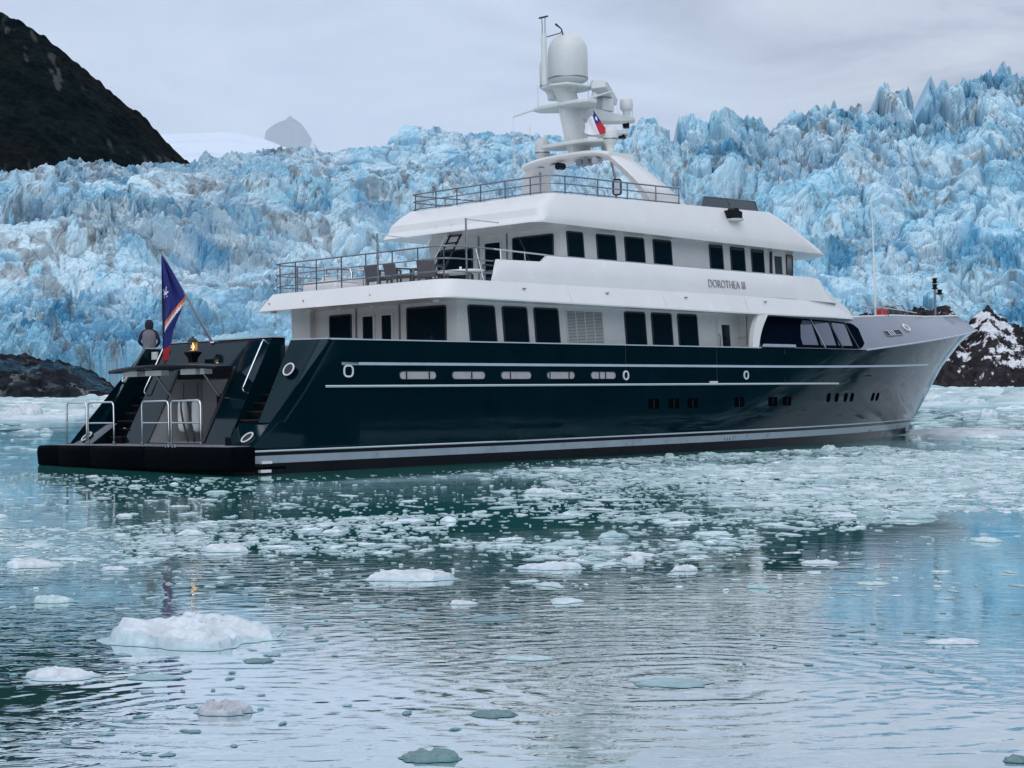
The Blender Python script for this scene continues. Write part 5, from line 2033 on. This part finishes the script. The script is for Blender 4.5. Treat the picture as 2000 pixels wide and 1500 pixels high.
ch0 = make_chair()
spots = [(9.6, -1.20, 0.1, 'grey wicker deck chair at the aft rail, nearest the stair guard'),
         (9.5, -0.18, -0.1, 'grey wicker deck chair second from the stair guard on the upper deck'),
         (10.1, 0.22, 2.3, 'grey wicker deck chair turned sideways beside the ladder'),
         (10.8, 2.75, 3.2, 'dark wicker deck chair forward of the white table'),
         (9.7, 1.05, 0.4, 'grey wicker deck chair aft of the white table')]
for i, (s, t, a, lb) in enumerate(spots):
    c = ch0 if i == 0 else copy_tree(ch0)
    on_yacht(c, s, t, 5.16, a)
    tag(c, lb, 'chair', 'chairs on the upper aft deck')
tb = empty('deck_table')
on_yacht(tb, 10.2, 1.75, 5.16)
tag(tb, 'white oval table on the upper aft deck', 'table')
mb = MB()
mb.loft([[(0.55 * math.cos(a) * k, 1.0 * math.sin(a) * k, z) for a in [2 * math.pi * i / 28 for i in range(28)]] for z, k in ((0.40, 0.97), (0.42, 1.0), (0.46, 1.0), (0.475, 0.97))], True, True)
mb.build('table_top', 'white', tb, smooth=40)
for y in (-0.5, 0.5):
    mb = MB()
    mb.lathe([(0.22, 0), (0.22, 0.03), (0.06, 0.06), (0.06, 0.40)], (0, y, 0), 14)
    mb.build('pedestal', 'dull_steel', tb, smooth=40)
mb = MB()
mb.lathe([(0.035, 0), (0.04, 0.10), (0.035, 0.11)], (0, 0, 0), 12)
cu = mb.build('cup', 'white', None, smooth=40)
on_yacht(cu, 10.1, 1.95, 5.636)
tag(cu, 'small white cup on the oval deck table', 'cup')
# white sun pad box near the port quarter
sp = empty('sun_pad')
on_yacht(sp, 8.4, -2.1, 5.14)
tag(sp, 'low white padded box behind the aft deck rail', 'sun pad')
mb = MB()
mb.box(-0.5, 0.5, -0.8, 0.8, 0.0, 0.26)
mb.build('box', 'white', sp, bevel=0.05)
mb = MB()
mb.box(-0.46, 0.46, -0.76, 0.76, 0.265, 0.34)
mb.build('cushion', 'off_white', sp, bevel=0.03)
# steep ladder up to the flybridge (fixed: part of the yacht)
mb = MB()
for t in (-0.95, -0.45):
    mb.tube([p3(11.2, t, 5.16), p3(12.5, t, 7.15)], 0.035, 6)
ld = part(mb, 'ladder', 'seal')
for i in range(8):
    f = (i + 0.8) / 8.4
    mb = MB()
    s, z = 11.2 + 1.3 * f, 5.16 + 2.0 * f
    mb.box(s - 0.09, s + 0.09, 0.45, 0.95, z, z + 0.03)
    part(mb, 'tread', 'seal', ld)
for t in (-1.05, -0.35):
    mb = MB()
    mb.tube([p3(11.0, t, 5.9), p3(12.0, t, 7.4)], 0.02, 6)
    part(mb, 'ladder_rail', 'steel', ld, smooth=60)

# red bag and covered gear at the bow
rb = empty('red_float')
on_yacht(rb, 32.35, 2.75, 4.72)
tag(rb, 'red life float in its rack at the bow rail', 'life float')
mb = MB()
mb.box(-0.20, 0.20, -0.14, 0.14, 0.0, 0.36)
mb.build('float_body', 'red', rb, bevel=0.06)
mb = MB()
for x in (-0.22, 0.22):
    mb.tube([(x, -0.16, -0.1), (x, -0.16, 0.40)], 0.02, 6)
mb.tube([(-0.22, -0.16, 0.39), (0.22, -0.16, 0.39)], 0.02, 6)
mb.build('rack', 'steel', rb)
cg = empty('covered_crane')
on_yacht(cg, 35.0, 1.5, 4.25)
tag(cg, 'low gear under black covers on the fore deck', 'covered gear')
mb = MB()
rings = []
random.seed(5)
for i in range(15):
    f = i / 14
    h = 0.55 + 0.55 * math.sin(math.pi * min(1, f * 1.25)) ** 0.7 * (1.0 if f < 0.8 else 0.8)
    w = 0.42 * math.sin(math.pi * (0.06 + 0.88 * f)) ** 0.6
    rings.append([(-1.3 + 2.9 * f, w * math.cos(a) * (1 + 0.1 * math.sin(5 * a + i)), max(0, (h * (0.5 + 0.5 * math.sin(a)) if a < math.pi else 0)) + 0.02 * random.random()) for a in [2 * math.pi * k / 16 for k in range(16)]])
mb.loft(rings, True, True)
mb.build('cover', 'black_cover', cg, smooth=60)
mb = MB()
mb.tube([(-1.2, -0.1, 0.5), (-0.6, -0.35, 1.02), (0.3, -0.38, 1.12), (0.9, -0.3, 0.75)], 0.025, 6)
mb.build('lashing', 'dull_steel', cg)

# ------------------------------------------------------------------ person standing at the port quarter
def skin_body(name, verts, edges, radii, mat, parent, root=0, sub=2):
    me = bpy.data.meshes.new(name)
    me.from_pydata(verts, edges, [])
    o = bpy.data.objects.new(name, me)
    COL.objects.link(o)
    o.parent = parent
    md = o.modifiers.new('skin', 'SKIN')
    md.use_smooth_shade = True
    sv = me.skin_vertices[0].data if me.skin_vertices else None
    for i, r in enumerate(radii):
        sv[i].radius = (r, r * 0.85) if not isinstance(r, tuple) else r
        sv[i].use_root = (i == root)
    sd = o.modifiers.new('sub', 'SUBSURF')
    sd.levels = sd.render_levels = sub
    me.materials.append(M[mat])
    return o


def build_person():
    root = empty('person')
    on_yacht(root, 2.90, -3.82, 2.42, R(50))
    tag(root, 'person with dark hood and grey vest standing at the stern, seen from behind', 'person')
    # x forward (faces away from the camera towards the bow), y left
    V_, E_, R_ = [], [], []

    def v(p, r, link=None):
        V_.append(p)
        R_.append(r)
        if link is not None:
            E_.append((link, len(V_) - 1))
        return len(V_) - 1
    pelvis = v((0, 0, 0.96), (0.12, 0.09))
    waist = v((0, 0, 1.12), (0.12, 0.08), pelvis)
    chest = v((0.0, 0, 1.32), (0.14, 0.09), waist)
    neckb = v((0.0, 0, 1.50), (0.10, 0.09), chest)
    neck = v((0.02, 0, 1.56), (0.06, 0.06), neckb)
    head = v((0.04, 0, 1.66), (0.095, 0.105), neck)
    v((0.04, 0, 1.76), (0.07, 0.08), head)
    for sg in (1, -1):
        sh = v((0, 0.20 * sg, 1.44), 0.075, neckb)
        el = v((-0.03, 0.30 * sg, 1.17), 0.060, sh)
        wr = v((0.18, 0.20 * sg, 1.05), 0.042, el)
        v((0.26, 0.15 * sg, 1.06), 0.040, wr)
        hip = v((0, 0.10 * sg, 0.90), 0.105, pelvis)
        kn = v((0.02, 0.12 * sg, 0.50), 0.070, hip)
        an = v((-0.02, 0.13 * sg, 0.10), 0.048, kn)
        v((0.13, 0.15 * sg, 0.045), 0.042, an)
    skin_body('body', V_, E_, R_, 'fabric_navy', root)
    # hands: palm and five bent fingers each
    for sg in (1, -1):
        V_, E_, R_ = [], [], []
        pm = v((0.27, 0.15 * sg, 1.06), 0.034)
        p2 = v((0.33, 0.12 * sg, 1.06), 0.036, pm)
        for k, (dy, L) in enumerate(((-0.03, 0.06), (-0.01, 0.075), (0.01, 0.07), (0.03, 0.055))):
            a = v((0.355, 0.12 * sg + dy, 1.065), 0.010, p2)
            b = v((0.355 + L * 0.5, 0.12 * sg + dy, 1.05), 0.009, a)
            v((0.355 + L * 0.6, 0.12 * sg + dy, 1.02), 0.008, b)
        th = v((0.30, 0.12 * sg - 0.04 * sg, 1.08), 0.011, pm)
        v((0.335, 0.12 * sg - 0.055 * sg, 1.085), 0.009, th)
        skin_body('hand', V_, E_, R_, 'skin', root, 0, 1)
    # grey vest over the dark jacket
    mb = MB()
    rings = []
    for z, w, d in ((0.86, 0.195, 0.135), (0.95, 0.190, 0.135), (1.05, 0.190, 0.135), (1.15, 0.197, 0.140), (1.25, 0.207, 0.150), (1.35, 0.212, 0.150), (1.43, 0.200, 0.138), (1.49, 0.155, 0.115), (1.525, 0.10, 0.09)):
        rings.append([(d * math.cos(a) * (1 + 0.03 * math.sin(z * 40 + 3 * a)), w * math.copysign(abs(math.sin(a)) ** 0.85, math.sin(a)), z) for a in [2 * math.pi * i / 28 for i in range(28)]])
    mb.loft(rings, True, True)
    mb.build('vest', 'fabric_grey', root, smooth=60)
    # hood
    mb = MB()
    rings = []
    for z, r in ((1.50, 0.09), (1.54, 0.105), (1.60, 0.122), (1.67, 0.130), (1.74, 0.122), (1.79, 0.095), (1.82, 0.055), (1.83, 0.01)):
        rings.append([(0.015 + r * 1.08 * math.cos(a), r * math.sin(a), z) for a in [2 * math.pi * i / 22 for i in range(22)]])
    mb.loft(rings, True, True)
    mb.build('hood', 'fabric_navy', root, smooth=60)
    # face looking forward out of the hood
    mb = MB()
    rings = []
    for z, r in ((1.555, 0.035), (1.59, 0.062), (1.64, 0.078), (1.70, 0.080), (1.75, 0.060), (1.77, 0.02)):
        rings.append([(0.085 + r * 0.85 * math.cos(a), r * math.sin(a), z) for a in [2 * math.pi * i / 18 for i in range(18)]])
    mb.loft(rings, True, True)
    mb.loft([[(0.148, -0.012, 1.66), (0.148, 0.012, 1.66), (0.155, 0, 1.69)], [(0.172, -0.006, 1.655), (0.172, 0.006, 1.655), (0.168, 0, 1.665)]], True, True)
    fc = mb.build('face', 'skin', root, smooth=60)
    mb = MB()
    for y in (-0.03, 0.03):
        mb.lathe([(0.001, -0.008), (0.010, 0.0), (0.001, 0.008)], (0.152, y, 1.695), 8)
    mb.box(0.140, 0.152, -0.024, 0.024, 1.612, 1.618)
    mb.build('face_features', 'fabric_navy', fc)
    for sg in (1, -1):
        mb = MB()
        mb.loft([[(-0.09, y + 0.13 * sg, 0.0) for y in (-0.045, 0.045)] + [(-0.09, y + 0.13 * sg, 0.10) for y in (0.04, -0.04)], [(0.02, y + 0.135 * sg, 0.0) for y in (-0.045, 0.045)] + [(0.02, y + 0.135 * sg, 0.12) for y in (0.04, -0.04)], [(0.19, y + 0.15 * sg, 0.0) for y in (-0.045, 0.045)] + [(0.19, y + 0.15 * sg, 0.05) for y in (0.035, -0.035)]], True, True)
        mb.build('shoe', 'hull_black', root, smooth=50, bevel=0.01)


build_person()

# ------------------------------------------------------------------ drifting ice
def ice_material():
    m = bpy.data.materials.new('floe_ice')
    m.use_nodes = True
    t = m.node_tree
    b = t.nodes['Principled BSDF']
    b.inputs['Roughness'].default_value = 0.38
    b.inputs['Specular IOR Level'].default_value = 0.45
    a = nd(t, 'ShaderNodeVertexColor', layer_name='tint')
    geo = nd(t, 'ShaderNodeNewGeometry')
    n = nd(t, 'ShaderNodeTexNoise', i_Scale=9.0, i_Detail=5.0, i_Roughness=0.6)
    t.links.new(geo.outputs['Position'], n.inputs[0])
    g = ramp(t, n.outputs[0], [(0.3, 0.80), (0.68, 1.06)])
    mul = nd(t, 'ShaderNodeMix', data_type='RGBA', blend_type='MULTIPLY')
    mul.inputs[0].default_value = 1.0
    t.links.new(a.outputs[0], mul.inputs[6])
    t.links.new(g, mul.inputs[7])
    t.links.new(mul.outputs[2], b.inputs['Base Color'])
    bp = nd(t, 'ShaderNodeBump', i_Strength=0.6, i_Distance=0.03)
    n2 = nd(t, 'ShaderNodeTexNoise', i_Scale=16.0, i_Detail=4.0)
    t.links.new(geo.outputs['Position'], n2.inputs[0])
    t.links.new(n2.outputs[0], bp.inputs['Height'])
    t.links.new(bp.outputs[0], b.inputs['Normal'])
    return m


ICE = ice_material()
rng = np.random.default_rng(11)
NF = 12                                     # outline points of a small floe


def floe_batch(cx, cy, rad, hgt, tint):
    """vertices (n,3NF+1,3) and per-vertex tints of n small floes"""
    n = len(cx)
    a = np.linspace(0, 2 * np.pi, NF, endpoint=False)[None] + rng.uniform(-0.2, 0.2, (n, NF)) + rng.uniform(0, 6.28, (n, 1))
    ra = rng.uniform(0.45, 1.15, (n, NF)) * (1 + 0.25 * np.sin(2 * a + rng.uniform(0, 6.28, (n, 1))))
    asp = rng.uniform(0.35, 1.0, (n, 1))
    rot = rng.uniform(0, 6.28, (n, 1))
    def ring(k, z):
        x, y = np.cos(a) * ra * k * rad[:, None], np.sin(a) * ra * k * rad[:, None] * asp
        X = cx[:, None] + x * np.cos(rot) - y * np.sin(rot)
        Y = cy[:, None] + x * np.sin(rot) + y * np.cos(rot)
        return np.stack([X, Y, np.broadcast_to(z, X.shape)], -1)
    h = hgt[:, None]
    r0 = ring(1.14, np.full((n, NF), 0.003))
    r1 = ring(0.90, 0.004 + h * rng.uniform(0.25, 0.8, (n, NF)))
    r2 = ring(rng.uniform(0.4, 0.65, (n, 1)), h * rng.uniform(0.6, 1.25, (n, NF)))
    c = np.stack([cx, cy, hgt * rng.uniform(0.7, 1.3, n)], -1)[:, None]
    v = np.concatenate([r0, r1, r2, c], 1)
    col = np.repeat(tint[:, None], v.shape[1], 1)
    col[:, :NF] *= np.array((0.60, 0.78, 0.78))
    return v, col


def floe_faces():
    q, t = [], []
    for k in range(NF):
        j = (k + 1) % NF
        q += [(k, j, NF + j, NF + k), (NF + k, NF + j, 2 * NF + j, 2 * NF + k)]
        t.append((2 * NF + k, 2 * NF + j, 3 * NF))
    return q, t


QF, TF = floe_faces()


def mesh_from(name, v, col):
    n, k, _ = v.shape
    off = (np.arange(n) * k)[:, None, None]
    q = (np.array(QF)[None] + off).reshape(-1, 4)
    t = (np.array(TF)[None] + off).reshape(-1, 3)
    me = bpy.data.meshes.new(name)
    me.vertices.add(n * k)
    me.vertices.foreach_set('co', v.reshape(-1).astype(np.float32))
    loops = np.concatenate([q.ravel(), t.ravel()]).astype(np.int32)
    me.loops.add(len(loops))
    me.loops.foreach_set('vertex_index', loops)
    starts = np.concatenate([np.arange(len(q)) * 4, len(q) * 4 + np.arange(len(t)) * 3]).astype(np.int32)
    me.polygons.add(len(starts))
    me.polygons.foreach_set('loop_start', starts)
    me.update(calc_edges=True)
    a = me.color_attributes.new('tint', 'FLOAT_COLOR', 'POINT')
    c4 = np.ones((n * k, 4), dtype=np.float32)
    c4[:, :3] = col.reshape(-1, 3)
    a.data.foreach_set('color', c4.ravel())
    me.materials.append(ICE)
    return me


def inside(px, py, poly):
    r = np.zeros(len(px), bool)
    n = len(poly)
    for i in range(n):
        x0, y0 = poly[i]
        x1, y1 = poly[(i + 1) % n]
        c = (y0 > py) != (y1 > py)
        with np.errstate(divide='ignore', invalid='ignore'):
            xx = (x1 - x0) * (py - y0) / (y1 - y0) + x0
        r ^= c & (px < xx)
    return r


def in_hull(x, y):
    """true where the yacht floats"""
    dx, dy = x + 9.928, y - 43.444
    s = dx * math.cos(R(45.6)) + dy * math.sin(R(45.6))
    t = dx * math.sin(R(45.6)) - dy * math.cos(R(45.6))
    w = np.where(s < 18, 4.6, 4.6 * np.maximum(0, 1 - (np.maximum(s - 18, 0) / 20.6) ** 2) + 0.15)
    return (s > -0.6) & (s < 39) & (np.abs(t) < w)


ZONES = [([(0.0, 46.27), (3.88, 49.72), (7.95, 52.99), (13.06, 58.05), (13.4, 53.61), (17.93, 53.13), (9.37, 27.76), (7.98, 28.38), (5.57, 25.48), (3.61, 23.12), (2.25, 20.55), (0.93, 19.92), (0.0, 21.24), (-0.9, 24.09), (-0.18, 28.84), (-0.95, 37.9)], 0.46, 0.035, 0.42, 0.9), ([(4.05, 43.16), (7.13, 45.63), (11.42, 50.75), (16.94, 50.2), (9.55, 28.3), (7.98, 28.38), (5.25, 27.98), (3.8, 30.43)], 0.85, 0.05, 0.5, 0), ([(-8.68, 25.73), (-6.88, 25.92), (-5.09, 27.17), (-2.63, 28.08), (0.0, 28.83), (0.0, 22.91), (-2.03, 21.64), (-4.2, 22.39), (-4.81, 20.54), (-6.71, 19.89)], 0.5, 0.03, 0.3, 0.8), ([(-14.65, 43.42), (-6.14, 39.3), (0.0, 43.5), (17.3, 51.26), (6.03, 17.86), (2.09, 16.75), (0.0, 15.39), (-4.93, 14.61)], 0.06, 0.025, 0.3, 0.8), ([(-4.93, 14.61), (0.0, 15.07), (0.0, 9.92), (-3.37, 9.99)], 0.03, 0.03, 0.16, 0.8), ([(1.78, 18.95), (7.74, 22.94), (4.18, 12.38), (1.17, 12.45)], 0.012, 0.03, 0.22, 0.6), ([(128.6, 520.93), (201.19, 495.23), (48.64, 119.73), (33.88, 130.6)], 0.75, 0.9, 4.5, 0.5), ([(31.96, 131.12), (47.6, 126.92), (18.13, 48.35), (14.12, 57.93)], 0.22, 0.12, 1.0, 0.8), ([(-106.61, 296.66), (-68.36, 283.37), (-36.33, 149.44), (-28.81, 103.59), (-33.05, 91.97)], 0.8, 0.5, 2.6, 0.6), ([(-33.91, 94.35), (-27.96, 99.4), (-14.11, 49.08), (-14.34, 39.92)], 0.05, 0.12, 0.7, 0.6), ([(13, 22), (24, 20), (45, 22), (70, 40), (70, 75), (30, 75), (22, 55)], 0.16, 0.3, 1.6, 0.8)]     # (outline in metres, share covered, smallest and largest radius, patchiness)


def scatter():
    X, Y, RD = [], [], []
    for poly, cover, r0, r1, patch in ZONES:
        xs, ys = [p[0] for p in poly], [p[1] for p in poly]
        area = abs(sum(poly[i - 1][0] * poly[i][1] - poly[i][0] * poly[i - 1][1] for i in range(len(poly)))) / 2
        u = rng.random(200000)
        al = 1.7
        rr = (r0 ** -al + u * (r1 ** -al - r0 ** -al)) ** (-1 / al)
        n_want = int(min(14000, cover * area / (np.mean(rr ** 2) * 2.3)))
        x = rng.uniform(min(xs), max(xs), n_want * 12)
        y = rng.uniform(min(ys), max(ys), n_want * 12)
        ok = inside(x, y, poly) & ~in_hull(x, y)
        if patch > 0:
            sc = 0.30 if r1 < 1.5 else 0.03
            d = fbm(x * sc, y * sc * 0.8, 77, 4)
            ok &= rng.random(len(x)) < ss(0.5 - 0.25 / patch, 0.5 + 0.14, d) * 0.9 + 0.05
        x, y = x[ok][:n_want], y[ok][:n_want]
        X.append(x)
        Y.append(y)
        RD.append(rr[:len(x)])
    return np.concatenate(X), np.concatenate(Y), np.concatenate(RD)


fx, fy, fr_ = scatter()
# keep clear water round the pieces that are described one by one
UNIQUE = [(-2.8, 14.66, 1.53, 1.38, 0.2, (0.68, 0.74, 0.78), 3, 'largest white floe, a slanting ridged slab in the near water left of centre'), (-3.5, 12.74, 0.6, 0.36, 0.07, (0.68, 0.74, 0.78), 4, 'flat crumbly white floe nearest the lower left corner'), (-1.19, 19.01, 1.1, 0.49, 0.12, (0.68, 0.74, 0.78), 5, 'long white floe rising to a lump at its right end'), (0.45, 20.05, 0.81, 0.41, 0.07, (0.68, 0.74, 0.78), 6, 'smooth white floe left of the small round lump'), (1.52, 20.69, 0.31, 0.28, 0.08, (0.68, 0.74, 0.78), 7, 'small round white lump of ice on dark water'), (-3.9, 22.31, 0.7, 0.42, 0.1, (0.68, 0.74, 0.78), 8, 'white oval floe in the brash band below the stern'), (-6.01, 20.47, 0.77, 0.38, 0.1, (0.68, 0.74, 0.78), 9, 'low white floe at the left edge of the water'), (-4.8, 17.13, 0.43, 0.26, 0.07, (0.52, 0.66, 0.68), 10, 'pale green oval floe below the low white floe at the left edge'), (-2.0, 11.32, 0.39, 0.23, 0.09, (0.5, 0.52, 0.57), 12, 'translucent grey block of ice on the bright reflection'), (-2.09, 13.41, 0.26, 0.18, 0.02, (0.16, 0.27, 0.28), 13, 'dark green sunken ice patch just below the largest floe'), (-0.13, 11.2, 0.31, 0.19, 0.03, (0.16, 0.27, 0.28), 14, 'dark grey green wet floe at the right rim of the bright reflection'), (1.2, 12.35, 0.58, 0.35, 0.015, (0.3, 0.46, 0.47), 15, 'teal sunken ice patch in the middle of the ripple rings'), (-2.77, 12.66, 0.44, 0.22, 0.02, (0.3, 0.46, 0.47), 16, 'thin greenish floe right of the flat crumbly floe'), (0.13, 13.47, 0.44, 0.18, 0.02, (0.52, 0.66, 0.68), 17, 'thin pale floe awash left of the ripple rings'), (3.81, 14.19, 0.53, 0.21, 0.03, (0.68, 0.74, 0.78), 18, 'sparkling thin white ice strip in the blue reflection at the right'), (-0.5, 9.91, 0.4, 0.24, 0.05, (0.16, 0.27, 0.28), 19, 'wet grey floe cut by the bottom edge of the picture'), (3.02, 9.77, 0.18, 0.11, 0.03, (0.16, 0.27, 0.28), 29, 'dark sunken ice at the lower right corner'), (2.07, 19.77, 0.3, 0.24, 0.07, (0.68, 0.74, 0.78), 20, 'small white lump with a wet skirt right of the round lump'), (3.84, 20.48, 0.54, 0.22, 0.04, (0.68, 0.74, 0.78), 21, 'thin white floe at the edge of the blue reflection'), (-0.5, 16.83, 0.29, 0.14, 0.04, (0.68, 0.74, 0.78), 22, 'small white floe below the long floe with the lump'), (-4.86, 20.09, 0.35, 0.17, 0.04, (0.68, 0.74, 0.78), 23, 'slim white floe right of the low floe at the left edge'), (19.05, 69.29, 6.5, 5.85, 0.28, (0.68, 0.74, 0.78), 24, 'broad white ice sheet drifting beyond the bow'), (-36.43, 121.44, 3.42, 1.71, 0.8, (0.68, 0.74, 0.78), 25, 'blue white block of ice off the far left shore'), (-31.42, 106.98, 6.35, 2.54, 0.35, (0.68, 0.74, 0.78), 26, 'low white ice apron round the block off the far left shore'), (31.02, 106.74, 1.33, 0.8, 0.5, (0.68, 0.74, 0.78), 27, 'small white ice lump on the grey water beyond the bow'), (0.64, 33.9, 0.9, 0.45, 0.09, (0.68, 0.74, 0.78), 28, 'bright white floe in the brash below the middle of the hull')]
keep = np.ones(len(fx), bool)
for (ux_, uy_, w_, d_, h_, tint_, seed_, label_) in UNIQUE:
    keep &= np.hypot((fx - ux_) / (w_ * 0.6 + fr_), (fy - uy_) / (d_ * 0.6 + fr_)) > 1
fx, fy, fr_ = fx[keep], fy[keep], fr_[keep]
near_d = np.hypot(fx, fy)
white = rng.random(len(fx))
tint = np.where((white < 0.40)[:, None], np.array((0.58, 0.69, 0.71)), np.where((white < 0.85)[:, None], np.array((0.42, 0.56, 0.58)), np.array((0.74, 0.81, 0.85))))
tint = tint * rng.uniform(0.85, 1.08, (len(fx), 1))
hg = np.clip(fr_ * rng.uniform(0.03, 0.15, len(fx)), 0.008, 0.35)
lump = rng.random(len(fx)) < 0.10
hg = np.where(lump, hg * 2.6, hg)
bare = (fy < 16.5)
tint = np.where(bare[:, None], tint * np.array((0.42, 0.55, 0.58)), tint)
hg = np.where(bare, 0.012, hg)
in_view = np.abs(fx / fy) < 0.31
size_seen = np.where(in_view, fr_ / near_d, 0)
order = np.argsort(-size_seen)
single, rest = order[:285], order[285:]
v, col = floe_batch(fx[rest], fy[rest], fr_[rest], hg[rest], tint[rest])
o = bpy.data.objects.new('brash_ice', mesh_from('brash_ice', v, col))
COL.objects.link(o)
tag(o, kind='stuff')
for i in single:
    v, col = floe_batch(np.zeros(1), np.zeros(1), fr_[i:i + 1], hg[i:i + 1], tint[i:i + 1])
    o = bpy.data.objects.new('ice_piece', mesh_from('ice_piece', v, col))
    o.location = (fx[i], fy[i], 0)
    COL.objects.link(o)
    bx, by = fx[i] / fy[i], fy[i]
    where = ('by the left edge' if bx < -0.24 else 'below the stern' if bx < -0.14 else 'below the after hull' if bx < 0.0 else 'below the mid hull' if bx < 0.12 else 'below the bow' if bx < 0.22 else 'by the right edge')
    depth = 'in nearest water' if by < 17 else 'in near water' if by < 24 else 'halfway out' if by < 33 else 'far out'
    size = 'tiny' if fr_[i] < 0.16 else 'small' if fr_[i] < 0.28 else 'broad'
    look = size + (' lumpy ' if lump[i] else ' flat ') + ('bright white' if white[i] >= 0.85 else 'pale grey' if white[i] < 0.40 else 'wet green')
    tag(o, '%s ice piece afloat %s, %s' % (look, where, depth), 'ice', 'brash ice pieces drifting before the yacht')



def big_floe(w, d, h, seed, tint):
    """a larger floe: lobed outline, faceted hummocky top, thin wet rim"""
    nr, na = 14, 64
    f = np.linspace(0, 1, nr)[:, None]
    a = np.linspace(0, 2 * np.pi, na, endpoint=False)[None]
    rad = 0.62 + 0.76 * fbm(np.cos(a) * 2.1 + 9, np.sin(a) * 2.1 + seed, seed, 5, 0.6) + (0.30 * np.clip(np.cos(a - 3.3), 0, 1) ** 8 if seed == 3 else 0)
    rad = rad / rad.max() * 1.05
    k = 1 - f ** 1.25
    x = np.cos(a) * rad * k * w / 2
    y = np.sin(a) * rad * k * d / 2
    prof = np.clip(f / 0.12, 0, 1) ** 0.5
    s = 6.0 / max(w, d)
    kk, e1, h1, h2, q1 = facets(x * s * 0.8 + 20 + seed, y * s * 1.4 + 20, seed + 5, 1.6)
    n2 = fbm(x * s * 3 + 7, y * s * 3 + seed, seed + 8, 4)
    tilt = 0.55 + 0.45 * (x / (w / 2)) * math.cos(seed) + 0.45 * (y / (d / 2))
    prof = prof * (0.75 + 0.25 * np.clip(f / 0.5, 0, 1))
    z = h * prof * np.clip(0.20 + 0.66 * tilt + 0.22 * kk + 0.30 * (n2 - 0.5) + 0.13 * np.sin((x * 0.8 + y * 1.7) * s * 3.2 + 4 * n2), 0.10, 1.3) + 0.004
    X = np.concatenate([x[:1] * 1.13, x], 0)
    Y = np.concatenate([y[:1] * 1.18, y], 0)
    Z = np.concatenate([np.full((1, na), 0.003), z], 0)
    Z[1] = 0.006
    V = np.stack([X, Y, Z], -1).reshape(-1, 3)
    fs = []
    for i in range(nr):
        for j in range(na):
            jj = (j + 1) % na
            fs.append((i * na + j, i * na + jj, (i + 1) * na + jj, (i + 1) * na + j))
    me = bpy.data.meshes.new('ice_floe')
    me.from_pydata(V.tolist(), [], fs)
    t = np.array(tint)
    c = np.ones((len(V), 4), dtype=np.float32)
    mixv = ss(0.35, 0.7, fbm(X * s * 1.5 + 3, Y * s * 1.5, seed + 30, 3)).reshape(-1, 1)
    c[:, :3] = t[None] * (0.86 + 0.14 * mixv)
    rim = (np.arange(len(V)) < na * 3)[:, None]
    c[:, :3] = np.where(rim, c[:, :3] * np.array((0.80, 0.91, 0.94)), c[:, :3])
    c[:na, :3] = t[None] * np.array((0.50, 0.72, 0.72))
    at = me.color_attributes.new('tint', 'FLOAT_COLOR', 'POINT')
    at.data.foreach_set('color', c.ravel())
    me.materials.append(ICE)
    me.polygons.foreach_set('use_smooth', [True] * len(fs))
    me.set_sharp_from_angle(angle=R(38))
    return me


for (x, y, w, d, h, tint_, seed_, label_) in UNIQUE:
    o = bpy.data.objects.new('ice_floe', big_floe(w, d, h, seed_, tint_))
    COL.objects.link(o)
    o.location = (x, y, 0)
    tag(o, label_, 'ice floe', 'larger ice floes round the yacht')
